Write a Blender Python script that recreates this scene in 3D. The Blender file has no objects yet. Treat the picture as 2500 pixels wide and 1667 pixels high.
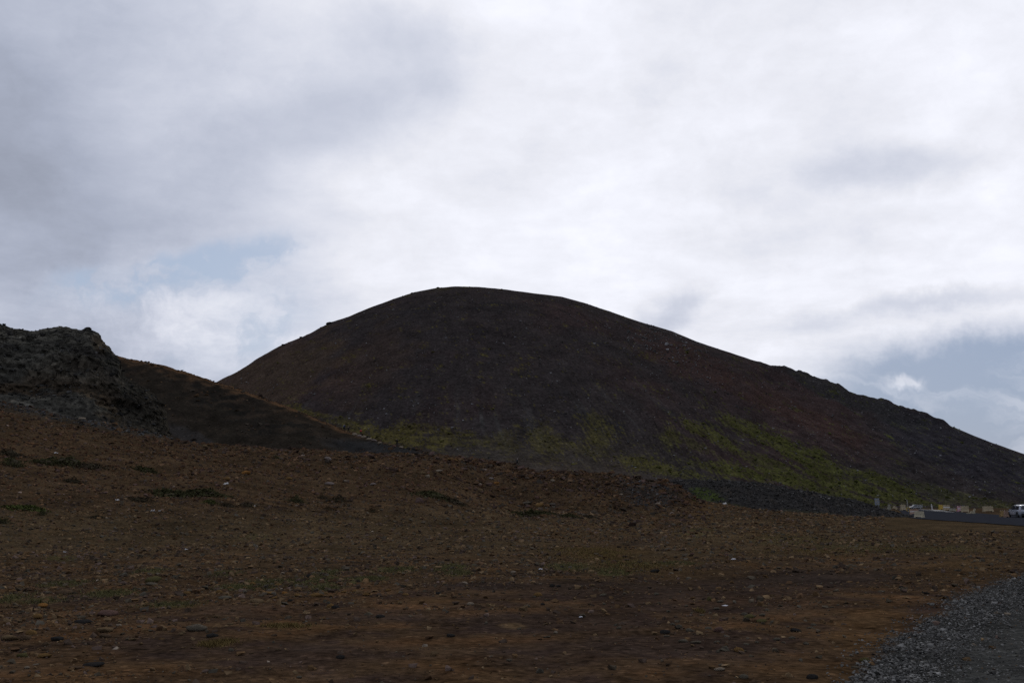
import bpy, bmesh, math, random
import numpy as np
from mathutils import Vector, Matrix, Euler

R = math.radians
random.seed(7)
rng = np.random.default_rng(11)
SC = bpy.context.scene
COL = SC.collection

# ------------------------------------------------------------------ camera
FPX, HOR, EYE = 2453.0, 1230.0, 1.7            # focal length and horizon row measured on the 2500 px photo
TILT = math.atan((HOR - 833.5) / FPX)
cam = bpy.data.objects.new("camera", bpy.data.cameras.new("camera"))
COL.objects.link(cam)
cam.location = (0, 0, EYE)
cam.rotation_euler = (R(90) + TILT, 0, 0)
cam.data.sensor_width = 36
cam.data.lens = FPX / 2500 * 36
cam.data.clip_start, cam.data.clip_end = 0.1, 20000
SC.camera = cam

CT, ST = math.cos(TILT), math.sin(TILT)


def ae(px, py):
    """photo pixel -> (x/y, (z-eye)/y) of the world direction"""
    cx = (np.asarray(px, float) - 1250) / FPX
    cy = (833.5 - np.asarray(py, float)) / FPX
    dy = CT - cy * ST
    return cx / dy, (ST + cy * CT) / dy


def proj(x, y, z):
    zz = z - EYE
    d = y * CT + zz * ST
    d = np.where(np.abs(d) < 1e-3, 1e-3, d)
    return 1250 + FPX * x / d, 833.5 - FPX * (zz * CT - y * ST) / d


# ------------------------------------------------------------------ sky, sun, exposure
SUN_A, SUN_E = ae(1800, -260)
SUN_EL = math.atan(SUN_E / math.hypot(1, SUN_A))
SUN_AZ = math.atan(SUN_A)

world = bpy.data.worlds.new("World")
SC.world = world
world.use_nodes = True
WT = world.node_tree


class NB:
    """tiny node-graph writer"""

    def __init__(self, tree):
        self.t = tree

    def n(self, kind, **kw):
        nd = self.t.nodes.new(kind)
        for k, v in kw.items():
            setattr(nd, k, v)
        return nd

    def put(self, sock, v):
        if hasattr(v, "is_output") or hasattr(v, "links"):
            self.t.links.new(v, sock)
        else:
            sock.default_value = v

    def m(self, op, a, b=None, c=None, clamp=False):
        nd = self.n("ShaderNodeMath", operation=op, use_clamp=clamp)
        for i, v in enumerate((a, b, c)):
            if v is not None:
                self.put(nd.inputs[i], v)
        return nd.outputs[0]

    def v(self, op, a, b=None, s=None):
        nd = self.n("ShaderNodeVectorMath", operation=op)
        self.put(nd.inputs[0], a)
        if b is not None:
            self.put(nd.inputs[1], b)
        if s is not None:
            self.put(nd.inputs["Scale"], s)
        return nd.outputs["Value"] if op in ("DOT_PRODUCT", "LENGTH") else nd.outputs[0]

    def xyz(self, v):
        nd = self.n("ShaderNodeSeparateXYZ")
        self.put(nd.inputs[0], v)
        return nd.outputs

    def cmb(self, x, y, z):
        nd = self.n("ShaderNodeCombineXYZ")
        for i, q in enumerate((x, y, z)):
            self.put(nd.inputs[i], q)
        return nd.outputs[0]

    def noise(self, vec, scale, detail=4, rough=0.5, dist=0.0, lac=2.0):
        nd = self.n("ShaderNodeTexNoise")
        self.put(nd.inputs["Vector"], vec)
        nd.inputs["Scale"].default_value = scale
        nd.inputs["Detail"].default_value = detail
        nd.inputs["Roughness"].default_value = rough
        nd.inputs["Distortion"].default_value = dist
        nd.inputs["Lacunarity"].default_value = lac
        return nd.outputs[0]

    def ramp(self, v, lo, hi, a=0.0, b=1.0, kind="SMOOTHSTEP"):
        nd = self.n("ShaderNodeMapRange", interpolation_type=kind)
        self.put(nd.inputs[0], v)
        for i, q in enumerate((lo, hi, a, b)):
            self.put(nd.inputs[1 + i], q)
        return nd.outputs[0]

    def mix(self, f, a, b, mode="MIX"):
        nd = self.n("ShaderNodeMix", data_type="RGBA", blend_type=mode)
        self.put(nd.inputs[0], f)
        self.put(nd.inputs[6], a)
        self.put(nd.inputs[7], b)
        return nd.outputs[2]


def rgb(r, g, b):
    return (r, g, b, 1.0)


def srgb(r, g, b, k=1.0):
    f = lambda c: (c / 255 / 12.92 if c <= 10 else ((c / 255 + 0.055) / 1.055) ** 2.4) * k
    return (f(r), f(g), f(b), 1.0)


WT.nodes.clear()
W = NB(WT)
tc = W.n("ShaderNodeTexCoord")
D = W.v("NORMALIZE", tc.outputs["Generated"])
dx, dy, dz = W.xyz(D)
# gnomonic direction coordinates in front of the viewer (y > 0), used to place the individual clouds
ysafe = W.m("MAXIMUM", dy, 0.15)
ga, ge = W.m("DIVIDE", dx, ysafe), W.m("DIVIDE", dz, ysafe)
front = W.ramp(dy, 0.1, 0.35)
gv = W.cmb(ga, ge, 0.0)


def noise2(vec, scale, detail, rough=0.55, dist=0.0):
    nd = W.n("ShaderNodeTexNoise", noise_dimensions="2D")
    W.put(nd.inputs["Vector"], vec)
    for k, v in (("Scale", scale), ("Detail", detail), ("Roughness", rough), ("Distortion", dist)):
        nd.inputs[k].default_value = v
    return nd.outputs


# cloud-deck coordinates (a layer overhead, so clouds flatten towards the horizon)
deck = W.m("ADD", W.m("MAXIMUM", dz, 0.0), 0.16)
pl = W.cmb(W.m("DIVIDE", dx, deck), W.m("DIVIDE", dy, deck), 0.0)
wn = noise2(gv, 5.0, 6, 0.62)[1]
wv = W.v("MULTIPLY", W.v("SUBTRACT", wn, (0.5, 0.5, 0.5)), (0.115, 0.085, 0.0))
gw = W.v("ADD", gv, wv)


def skyblob(px, py, rx, ry, rot=0.0, k=1.0, wob=True):
    a0, e0 = (float(q) for q in ae(px, py))
    mp = W.n("ShaderNodeMapping", vector_type="TEXTURE")
    W.put(mp.inputs[0], gw if wob else gv)
    mp.inputs["Location"].default_value = (a0, e0, 0)
    mp.inputs["Rotation"].default_value = (0, 0, R(-rot))
    mp.inputs["Scale"].default_value = (1.75 * rx / FPX, 1.75 * ry / FPX, 1)
    gr = W.n("ShaderNodeTexGradient", gradient_type="SPHERICAL")
    W.put(gr.inputs[0], mp.outputs[0])
    return W.ramp(gr.outputs[1], 0.0, 1.0, 0.0, k)


def total(*xs):
    s = xs[0]
    for x in xs[1:]:
        s = W.m("ADD", s, x)
    return s


sun_v = (math.sin(SUN_AZ) * math.cos(SUN_EL), math.cos(SUN_AZ) * math.cos(SUN_EL), math.sin(SUN_EL))
glow_v = Vector((sun_v[0], sun_v[1], sun_v[2] * 0.72)).normalized()
cosg = W.v("DOT_PRODUCT", D, tuple(glow_v))
glow = W.ramp(cosg, 0.77, 0.97)
big = noise2(pl, 0.9, 5, 0.55)[0]
mid = noise2(W.v("ADD", pl, W.v("SCALE", wv, s=1.2)), 2.9, 7, 0.64)[0]
lum = W.m("MULTIPLY_ADD", glow, 0.44, 0.465)
mott = W.m("MULTIPLY_ADD", big, 0.36, W.m("MULTIPLY", mid, 0.52))
mott = W.m("MULTIPLY", W.m("SUBTRACT", mott, 0.44), W.m("MULTIPLY_ADD", glow, -0.30, 1.0))
bill = noise2(W.v("ADD", gw, (3.1, 1.7, 0.0)), 6.0, 7, 0.60)[0]
mott = W.m("MULTIPLY_ADD", W.m("SUBTRACT", bill, 0.5), 0.26, mott)
lum = W.m("MULTIPLY", lum, W.m("ADD", mott, 1.0))
# darker and brighter bodies of cloud
shade = total(
    skyblob(880, 240, 400, 170, -24, -0.31), skyblob(960, 50, 230, 80, 0, -0.14), skyblob(130, 60, 220, 120, 0, 0.09), skyblob(1080, 180, 120, 50, 25, -0.03), skyblob(560, 470, 300, 120, 0, -0.08), skyblob(30, 420, 260, 230, 10, -0.17), skyblob(560, 330, 300, 90, -14, -0.06),
    skyblob(1640, 770, 62, 52, -35, -0.22), skyblob(1690, 735, 40, 30, -20, -0.12), skyblob(2190, 405, 230, 60, -4, -0.22), skyblob(2280, 768, 260, 26, -7, -0.24), skyblob(1990, 815, 120, 34, 6, -0.12),
    skyblob(1890, 500, 170, 40, 8, -0.07), skyblob(430, 575, 460, 60, 4, -0.06), skyblob(2380, 865, 320, 55, -4, -0.22),
    skyblob(90, 760, 300, 90, 5, 0.14), skyblob(430, 775, 200, 110, 10, 0.22), skyblob(740, 450, 160, 70, 10, 0.05), skyblob(260, 300, 150, 90, 0, 0.07), skyblob(640, 860, 160, 60, 20, 0.10),
    skyblob(1290, 60, 130, 110, 0, 0.10), skyblob(1500, 620, 380, 150, 0, 0.06), skyblob(2150, 90, 200, 80, 0, 0.05), skyblob(1500, 250, 260, 120, 0, 0.05),
)
lum = W.m("MULTIPLY", lum, W.m("MULTIPLY_ADD", shade, front, 1.0))
gapn = noise2(W.v("MULTIPLY", gw, (1.0, 1.25, 1.0)), 11.0, 7, 0.62)[0]
heap = W.m("MULTIPLY", W.m("ADD", skyblob(420, 790, 330, 140, 15, 1.0, False), skyblob(2220, 945, 120, 40, 0, 0.6, False)), front)
lum = W.m("MULTIPLY", lum, W.m("MULTIPLY_ADD", W.m("MULTIPLY", W.m("SUBTRACT", gapn, 0.52), heap), 1.1, 1.0))
# cloud tint: lavender-grey where dim, near white where bright
tint = W.ramp(lum, 0.44, 0.84, kind="LINEAR")
ccol = W.mix(tint, rgb(0.90, 0.985, 1.22), rgb(0.968, 0.985, 1.07))
cloud = W.mix(1.0, ccol, W.cmb(lum, lum, lum), "MULTIPLY")
# gaps where the blue shows, with torn cumulus in the left one
gap = total(skyblob(570, 650, 180, 48, -12, 1.0), skyblob(290, 715, 190, 60, -4, 1.2), skyblob(640, 770, 130, 110, 35, 0.8), skyblob(500, 880, 110, 50, 0, 0.6))
puff = W.ramp(W.m("ADD", gapn, skyblob(440, 780, 210, 130, 20, 0.16, False)), 0.45, 0.66)
gap = W.m("MULTIPLY", W.ramp(gap, 0.0, 1.0), W.m("MULTIPLY_ADD", puff, -0.8, 1.0))
gap_r = total(skyblob(2330, 955, 380, 105, -2, 1.35), skyblob(2480, 1050, 360, 130, 0, 1.6), skyblob(2480, 880, 220, 45, -4, 0.5))
sep = W.xyz(gw)
band = noise2(W.cmb(sep[0], W.m("MULTIPLY_ADD", sep[0], 0.8, W.m("MULTIPLY", sep[1], 7.0)), 0.0), 4.0, 5, 0.55)[0]
hole = total(skyblob(2208, 938, 62, 17, -8, 0.75), skyblob(2490, 1100, 70, 16, 24, 0.8))
gap_r = W.m("MULTIPLY", W.ramp(gap_r, 0.0, 1.25), W.ramp(band, 0.68, 0.44, 0.66, 1.0))
gap_r = W.m("MULTIPLY", gap_r, W.ramp(W.m("MULTIPLY", hole, W.ramp(gapn, 0.35, 0.65)), 0.0, 0.7, 1.0, 0.35))
sky = W.n("ShaderNodeTexSky", sky_type="NISHITA")
sky.sun_disc = False
sky.sun_elevation = SUN_EL
sky.sun_rotation = SUN_AZ
sky.air_density, sky.dust_density, sky.ozone_density = 1.0, 1.2, 2.0
nish = W.v("SCALE", sky.outputs[0], s=0.1)
blue = W.mix(0.75, nish, rgb(0.37, 0.45, 0.595))
blue_r = W.mix(0.90, nish, rgb(0.25, 0.325, 0.475))
c1 = W.mix(W.m("MULTIPLY", W.m("MULTIPLY", gap, front), 0.92), cloud, blue)
c2 = W.mix(W.m("MULTIPLY", W.m("MULTIPLY", gap_r, front), 1.0), c1, blue_r)
bg = W.n("ShaderNodeBackground")
W.put(bg.inputs[0], W.v("SCALE", c2, s=10.0))
bg.inputs[1].default_value = 0.1
wo = W.n("ShaderNodeOutputWorld")
WT.links.new(bg.outputs[0], wo.inputs[0])
world.cycles.sampling_method = "MANUAL"
world.cycles.sample_map_resolution = 256

sun = bpy.data.objects.new("sun", bpy.data.lights.new("sun", "SUN"))
COL.objects.link(sun)
sun.data.energy = 0.7
sun.data.angle = R(14)
sun.data.color = (1.0, 0.95, 0.88)
sun.rotation_euler = Vector(sun_v).to_track_quat("Z", "Y").to_euler()
sun.location = (60, 200, 250)

VS = SC.view_settings
VS.view_transform = "Standard"
VS.look = "None"
VS.exposure = 0.0
VS.gamma = 1.0
VS.use_curve_mapping = False
SC.cycles.max_bounces = 3
SC.cycles.diffuse_bounces = 2
SC.cycles.use_denoising = False

# ------------------------------------------------------------------ noise (numpy gradient noise)
_p = np.random.default_rng(3).permutation(256)
PERM = np.concatenate([_p, _p, _p])
_g = np.random.default_rng(5).normal(size=(256, 3))
GRAD = _g / np.linalg.norm(_g, axis=1)[:, None]


def perlin(x, y, z=0.0):
    x, y, z = np.broadcast_arrays(np.asarray(x, float), np.asarray(y, float), np.asarray(z, float))
    xi, yi, zi = np.floor(x), np.floor(y), np.floor(z)
    xf, yf, zf = x - xi, y - yi, z - zi
    xi, yi, zi = (q.astype(np.int64) & 255 for q in (xi, yi, zi))
    f = lambda t: t * t * t * (t * (t * 6 - 15) + 10)
    u, v, w = f(xf), f(yf), f(zf)
    out = 0.0
    for i in (0, 1):
        for j in (0, 1):
            for k in (0, 1):
                g = GRAD[PERM[PERM[PERM[(xi + i) & 255] + ((yi + j) & 255)] + ((zi + k) & 255)]]
                d = g[..., 0] * (xf - i) + g[..., 1] * (yf - j) + g[..., 2] * (zf - k)
                out = out + d * (u if i else 1 - u) * (v if j else 1 - v) * (w if k else 1 - w)
    return out * 1.6


def fbm(x, y, z=0.0, o=4, gain=0.5):
    s, a, f = 0.0, 1.0, 1.0
    for i in range(o):
        s = s + a * perlin(x * f + 17.3 * i, y * f - 9.1 * i, z * f + 3.7 * i)
        a *= gain
        f *= 2.03
    return s


def ridged(x, y, z=0.0, o=4):
    s, a, f = 0.0, 1.0, 1.0
    for i in range(o):
        s = s + a * (1 - np.abs(perlin(x * f + 31.3 * i, y * f - 19.1 * i, z * f)) * 2)
        a *= 0.5
        f *= 2.1
    return s / 1.9


def sst(lo, hi, t):
    t = np.clip((t - lo) / (hi - lo), 0, 1)
    return t * t * (3 - 2 * t)


def lerp(a, b, t):
    return a + (b - a) * t


def table(pts, col):
    """[(px, py, value...)] -> interpolator over x/y"""
    a, e = ae([p[0] for p in pts], [p[1] for p in pts])
    val = e if col == 1 else np.array([p[col] for p in pts], float)
    return lambda q: np.interp(q, a, val)


# ------------------------------------------------------------------ terrain heights, all as functions of (a = x/y, y)
GC = [(-900, 930, 140), (-300, 955, 135), (0, 988, 130), (100, 1006, 128), (200, 1029, 127), (300, 1047, 126), (430, 1078, 125),
      (560, 1093, 124), (700, 1100, 124), (860, 1106, 124), (1000, 1113, 123), (1100, 1119, 122), (1200, 1130, 120),
      (1300, 1144, 118), (1400, 1154, 117), (1500, 1166, 116), (1600, 1174, 115), (1650, 1188, 115), (1700, 1218, 116),
      (1750, 1230, 117), (1800, 1240, 118), (1900, 1250, 119), (2000, 1256, 120), (2100, 1261, 121), (2230, 1265, 122),
      (2500, 1266, 122), (3500, 1266, 122)]
g_e, g_y = table(GC, 1), table(GC, 2)
_gs_a, _ = ae([-900, 0, 500, 900, 1200, 1500, 1700, 2000, 3500], [1230] * 9)
g_start = lambda a: np.interp(a, _gs_a, [36, 38, 44, 56, 66, 72, 74, 80, 80])


def G(a, y):
    """the brown ground: flat where the viewer stands, rising to a rubble crest"""
    yc, e = g_y(a), g_e(a)
    zc = np.maximum(EYE + e * yc, 0.0)
    y0 = g_start(a)
    t = np.clip((y - y0) / (yc - y0), 0, 1.0)
    berm = sst(-0.08, 0.02, a) * sst(0.22, 0.17, a)
    shp = lerp(0.42 * t + 0.58 * t * t * (3 - 2 * t), 0.12 * t + 0.88 * sst(0.5, 1.0, t), 0.85 * berm)
    drop = np.minimum(6.0, zc * 0.7) * sst(0, 32, y - yc)
    z = zc * shp - drop
    z = z + 0.75 * sst(0.2, 0.34, a) * sst(122, 185, y) * (1 - 0.6 * sst(200, 330, y))
    x = a * y
    flat = 1 - 0.85 * sst(0.33, 0.37, a) * sst(70, 95, y)
    n = 0.030 * fbm(x * 1.3, y * 1.3, 1.0, 3) + 0.07 * perlin(x * 0.23, y * 0.23, 4.0)
    n = n + sst(14, 60, y) * 0.16 * fbm(x * 0.11, y * 0.11, 9.0, 3)
    n = n + sst(0.1, 0.9, t) * (0.45 * fbm(x * 0.17, y * 0.17, 2.0, 4) + 0.16 * fbm(x * 0.6, y * 0.6, 5.0, 3)) * sst(0.26, 0.16, a)
    track = sst(0.0, 1.0, (x - 3.25) - (y - 9.5) * 0.617) * sst(60, 30, y)
    return z + n * flat * (1 - 0.7 * track)


RC = [(-700, 800, 330), (-100, 812, 325), (150, 838, 320), (250, 858, 315), (290, 869, 310), (330, 879, 307), (400, 893, 303), (460, 911, 300), (520, 930, 296),
      (580, 950, 290), (640, 970, 283), (740, 1008, 272), (800, 1033, 266), (850, 1053, 261), (920, 1076, 246), (970, 1090, 234),
      (1040, 1106, 222), (1100, 1117, 214), (1180, 1130, 214), (1262, 1137, 222), (1330, 1152, 215), (1420, 1172, 205), (1500, 1195, 195), (1600, 1230, 190)]
r_e, r_y = table(RC, 1), table(RC, 2)


def RIDGE(a, y):
    yc, e = r_y(a), r_e(a)
    zc = EYE + e * yc
    x = a * y
    wid = np.interp(a, [-0.45, -0.2, -0.1, 0.0, 0.06], [95, 80, 55, 30, 26])
    t = np.clip((y - (yc - wid)) / wid, -0.2, 1.0)
    tt = np.clip(t, 0, 1)
    base = np.minimum(2.5, zc - 4)
    shp = np.where(tt < 0.82, 1.13 * tt, 0.9266 + (tt - 0.82) * 0.41)
    z = base + (zc - base) * shp + np.minimum(t, 0) * 8
    back = np.maximum(y - yc, 0)
    z = z - 0.22 * back - 0.004 * back ** 2
    n = 0.5 * fbm(x * 0.06, y * 0.06, 3.0, 3) * tt * (1 - tt) * 3.0 + 0.36 * fbm(x * 0.3, y * 0.3, 6.0, 4) * (0.4 + 0.6 * sst(0.0, -0.1, a))
    return z + n


HC = [(-600, 1220, 470, 420, 1), (0, 1150, 475, 400, 2), (300, 1040, 478, 370, 5), (450, 975, 480, 350, 8), (530, 932, 480, 335, 10), (600, 893, 480, 325, 11), (680, 845, 480, 315, 12), (740, 822, 481, 310, 12),
      (800, 791, 482, 306, 12), (805, 788, 482, 306, 12), (850, 773, 483, 303, 12), (900, 752, 484, 300, 12), (960, 730, 485, 297, 12), (1010, 714, 486, 294, 12),
      (1060, 704, 487, 291, 11.5), (1110, 699, 487, 289, 11), (1160, 700, 487, 288, 11), (1220, 705, 486, 287, 10), (1290, 714, 485, 287, 9.5), (1370, 724, 484, 288, 9),
      (1430, 740, 483, 290, 8.5), (1500, 764, 482, 293, 8), (1560, 785, 481, 296, 7.5), (1640, 808, 479, 300, 6.5), (1700, 833, 477, 304, 5.5),
      (1760, 853, 475, 308, 4.6), (1820, 873, 473, 312, 3.8), (1880, 894, 470, 317, 3.0), (1915, 892, 468, 320, 2.6), (1960, 912, 466, 323, 2.2),
      (2010, 928, 463, 327, 1.7), (2045, 934, 461, 330, 1.4), (2080, 961, 459, 332, 1.1), (2140, 974, 455, 335, .8), (2165, 976, 453, 337, .7),
      (2210, 995, 450, 340, .6), (2260, 1010, 446, 343, .5), (2305, 1029, 443, 345, .5), (2320, 1040, 442, 345, .5), (2370, 1060, 438, 347, .4), (2420, 1080, 434, 349, .4), (2500, 1108, 428, 352, .3),
      (2700, 1180, 410, 358, .2), (2900, 1226, 395, 362, .1), (3500, 1236, 390, 364, -0.5)]
h_e, h_y, h_f, h_z = (table(HC, k) for k in (1, 2, 3, 4))
_s = np.linspace(0, 1, 201)
_d = 0.42 + 0.78 * sst(0.0, 0.28, _s) - 0.72 * sst(0.62, 1.0, _s)
_c = np.concatenate([[0], np.cumsum((_d[1:] + _d[:-1]) / 2) / 200])
HSHP = _c / _c[-1]
HX, HY = 470 * float(ae(1110, 699)[0]), 500.0        # plan position of the summit


def HILL(a, y):
    yc, e, yf, zf = h_y(a), h_e(a), h_f(a), h_z(a)
    zc = np.maximum(EYE + e * yc, zf + 0.2)
    s = (y - yf) / (yc - yf)
    x = a * y
    sc = np.clip(s, 0, 1)
    shp = np.interp(sc, _s, HSHP)
    # rocky crags near the right-hand crest
    cr = sst(0.235, 0.262, a) * sst(0.46, 0.40, a)
    shp = shp + cr * 0.09 * (sst(0.84, 0.93, sc) - 1.0) * sst(0.2, 0.8, sc)
    z = zf + (zc - zf) * shp
    z = z + np.minimum(s, 0) * 12.0
    back = np.maximum(y - yc, 0)
    z = z - 0.12 * back - 0.0018 * back ** 2
    th = np.arctan2(x - HX, HY - y)
    face = sc * (1 - sc) * 4
    n = 0.5 * fbm(th * 6, y * 0.02, 2.0, 3) * face * sst(0.95, 0.5, sc) + 0.5 * fbm(x * 0.035, y * 0.035, 8.0, 3) * (0.3 + face) + 0.22 * fbm(x * 0.22, y * 0.22, 3.0, 3) * (0.35 + 0.65 * (sc < 0.93))
    top = sst(0.74, 0.9, sc) * sst(1.35, 1.05, s)
    n = n + cr * top * (2.0 * (ridged(x * 0.045, y * 0.03, 1.0, 4) - 0.45) + 1.1 * fbm(x * 0.2, y * 0.2, 5.0, 3))
    lft = sst(-0.15, -0.21, a) * sst(0.8, 0.97, sc)
    n = n + lft * 0.7 * (ridged(x * 0.08, y * 0.03, 4.0, 3) - 0.5)
    return z + n


BC = [(1560, 1182, 1214), (1600, 1176, 1212), (1640, 1172, 1214), (1700, 1171, 1218), (1760, 1173, 1226), (1800, 1175, 1236), (1850, 1177, 1243), (1900, 1186, 1248), (1950, 1196, 1252),
      (2000, 1205, 1255), (2050, 1214, 1258), (2100, 1223, 1261), (2140, 1236, 1263), (2180, 1248, 1264), (2220, 1257, 1266), (2250, 1266, 1268)]
b_e = table(BC, 1)
B_YC = 131.0


def BERM(a, y):
    zc = EYE + b_e(a) * B_YC
    w = np.interp(a, [0.1, 0.16, 0.3, 0.4], [12, 13, 11, 6])
    t = np.clip(1 - np.abs(y - B_YC) / w, -0.2, 1)
    x = a * y
    endl = sst(0.118, 0.15, a)
    z = -0.6 + (zc + 0.6) * np.where(t > 0.82, 0.943 + (t - 0.82) * 0.316, 1.15 * t)
    z = z - 2.5 * (1 - endl)
    return z + 0.14 * fbm(x * 0.35, y * 0.35, 3.0, 4) + 0.05 * fbm(x * 1.4, y * 1.4, 8.0, 2)


SURF = {"ground": G, "ridge": RIDGE, "hill": HILL, "berm": BERM}
_ys = np.exp(np.linspace(math.log(4.0), math.log(640.0), 2600))


def hit(px, py, on=("ground", "berm", "ridge", "hill")):
    """where the sight line through a photo pixel first meets the terrain -> (Vector, metres per photo pixel)"""
    a, e = (float(q) for q in ae(px, py))
    zr = EYE + e * _ys
    h = np.max([SURF[s](np.full_like(_ys, a), _ys) for s in on], axis=0)
    i = int(np.argmax(h >= zr))
    if not (h >= zr).any():                    # the line just clears the crest: take the closest approach
        i = int(np.argmin((zr - h) / _ys + (_ys < 20)))
        y = _ys[i]
        return Vector((a * y, y, float(h[i]))), y / FPX
    i = max(i, 1)
    d0, d1 = zr[i - 1] - h[i - 1], zr[i] - h[i]
    t = d0 / (d0 - d1) if d0 != d1 else 0.5
    t = min(max(t, 0), 1)
    y = _ys[i - 1] + t * (_ys[i] - _ys[i - 1])
    z = max(float(SURF[s](np.array(a), np.array(y))) for s in on)
    return Vector((a * y, y, z)), y / FPX


def zat(x, y, on=("ground", "berm", "ridge", "hill")):
    a = x / y
    return max(float(SURF[s](np.array(a), np.array(y))) for s in on)


# ------------------------------------------------------------------ mesh helpers
def mesh_np(name, V, F, mat=None, col=None, smooth=True):
    """V (n,3), F (m,3 or 4) -> mesh with an optional per-vertex colour attribute 'tint'"""
    V = np.ascontiguousarray(V, np.float32)
    F = np.ascontiguousarray(F, np.int32)
    me = bpy.data.meshes.new(name)
    k = F.shape[1]
    me.vertices.add(len(V))
    me.vertices.foreach_set("co", V.ravel())
    me.loops.add(F.size)
    me.loops.foreach_set("vertex_index", F.ravel())
    me.polygons.add(len(F))
    me.polygons.foreach_set("loop_start", np.arange(0, F.size, k, dtype=np.int32))
    me.polygons.foreach_set("use_smooth", np.full(len(F), smooth, dtype=bool))
    if col is not None:
        at = me.attributes.new("tint", "FLOAT_COLOR", "POINT")
        c4 = np.ones((len(V), 4), np.float32)
        c4[:, :3] = col
        at.data.foreach_set("color", c4.ravel())
    me.update()
    me.validate()
    if mat:
        me.materials.append(mat)
    return me


def obj(name, me, parent=None, **props):
    o = bpy.data.objects.new(name, me)
    COL.objects.link(o)
    if parent is not None:
        o.parent = parent
    for k, v in props.items():
        o[k] = v
    return o


def empty(name, loc, rz=0.0, **props):
    o = bpy.data.objects.new(name, None)
    COL.objects.link(o)
    o.location = loc
    o.rotation_euler = (0, 0, rz)
    for k, v in props.items():
        o[k] = v
    return o


def grid_faces(nu, nv):
    i = np.arange(nu - 1)[:, None] * nv + np.arange(nv - 1)[None, :]
    return np.stack([i, i + nv, i + nv + 1, i + 1], -1).reshape(-1, 4)


def blob(px, py, cx, cy, rx, ry, rot=0.0):
    c, s = math.cos(R(rot)), math.sin(R(rot))
    u, v = px - cx, py - cy
    uu, vv = (u * c + v * s) / rx, (-u * s + v * c) / ry
    return np.exp(-(uu * uu + vv * vv))


def mixc(c, new, m):
    return c + (np.asarray(new, float) - c) * np.clip(m, 0, 1)[..., None]


# ------------------------------------------------------------------ materials
def mat_terrain(name, fine, stones, bump=0.6, rough=0.95, contrast=0.5, dist=0.06):
    """vertex tint x pebbly variation + relief"""
    m = bpy.data.materials.new(name)
    m.use_nodes = True
    t = m.node_tree
    N = NB(t)
    b = t.nodes["Principled BSDF"]
    at = N.n("ShaderNodeAttribute", attribute_name="tint")
    co = N.n("ShaderNodeTexCoord").outputs["Object"]
    n1 = N.noise(co, fine, 4, 0.65)
    n2 = N.noise(co, fine * 0.11, 3, 0.6)
    vo = N.n("ShaderNodeTexVoronoi", feature="F1")
    N.put(vo.inputs["Vector"], N.v("ADD", co, N.v("SCALE", N.cmb(n1, n2, n1), s=0.35 / stones)))
    vo.inputs["Scale"].default_value = stones
    vr = N.xyz(vo.outputs["Color"])[0]
    k = N.m("ADD", N.ramp(n1, 0.28, 0.72, 1 - contrast, 1 + contrast, "LINEAR"), N.ramp(n2, 0.3, 0.7, -0.5 * contrast, 0.5 * contrast, "LINEAR"))
    spk = N.m("MULTIPLY", N.ramp(vr, 0.80, 0.98), N.ramp(vo.outputs["Distance"], 0.5, 0.3))
    k = N.m("MULTIPLY", k, N.m("MULTIPLY_ADD", spk, 1.1 * contrast, 1.0))
    k = N.m("MAXIMUM", k, 0.15)
    col = N.mix(1.0, at.outputs["Color"], N.cmb(k, k, k), "MULTIPLY")
    N.put(b.inputs["Base Color"], col)
    b.inputs["Roughness"].default_value = rough
    b.inputs["Specular IOR Level"].default_value = 0.0
    hgt = N.m("ADD", N.m("MULTIPLY", n1, 0.7), N.m("SUBTRACT", N.m("MULTIPLY", n2, 1.2), N.m("MULTIPLY", vo.outputs["Distance"], 0.5)))
    bp = N.n("ShaderNodeBump")
    bp.inputs["Strength"].default_value = bump
    bp.inputs["Distance"].default_value = dist
    N.put(bp.inputs["Height"], hgt)
    t.links.new(bp.outputs[0], b.inputs["Normal"])
    return m


def mat_plain(name, c, rough=0.8, metal=0.0, var=0.25, scale=6.0, spec=0.3, bump=0.0):
    m = bpy.data.materials.new(name)
    m.use_nodes = True
    t = m.node_tree
    N = NB(t)
    b = t.nodes["Principled BSDF"]
    co = N.n("ShaderNodeTexCoord").outputs["Object"]
    n1 = N.noise(co, scale, 5, 0.6)
    k = N.ramp(n1, 0.25, 0.75, 1 - var, 1 + var, "LINEAR")
    N.put(b.inputs["Base Color"], N.mix(1.0, rgb(*c), N.cmb(k, k, k), "MULTIPLY"))
    b.inputs["Roughness"].default_value = rough
    b.inputs["Metallic"].default_value = metal
    b.inputs["Specular IOR Level"].default_value = spec
    if bump:
        bp = N.n("ShaderNodeBump")
        bp.inputs["Strength"].default_value = bump
        bp.inputs["Distance"].default_value = 0.05
        N.put(bp.inputs["Height"], n1)
        t.links.new(bp.outputs[0], b.inputs["Normal"])
    return m


M_GROUND = mat_terrain("soil", 7.0, 9.0, 1.0, contrast=0.6, dist=0.08)
M_HILL = mat_terrain("cinder_slope", 1.1, 0.9, 0.9, contrast=0.5, dist=0.45)
M_RIDGE = mat_terrain("ridge_soil", 1.6, 1.2, 0.8, contrast=0.4, dist=0.3)
M_ROCK = mat_terrain("layered_rock", 1.4, 0.8, 1.0, contrast=0.75, dist=0.5)
M_BERM = mat_terrain("dark_gravel", 4.0, 3.0, 0.9, contrast=0.5, dist=0.12)
M_STONES = mat_terrain("stone_tint", 9.0, 5.0, 0.5, contrast=0.35, dist=0.02)

# ------------------------------------------------------------------ ground sheet
GRAVEL_EDGE = [(2050, 1720), (2095, 1660), (2140, 1600), (2200, 1545), (2260, 1512), (2300, 1488), (2330, 1462), (2400, 1440), (2450, 1422), (2500, 1402), (2600, 1375)]


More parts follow.
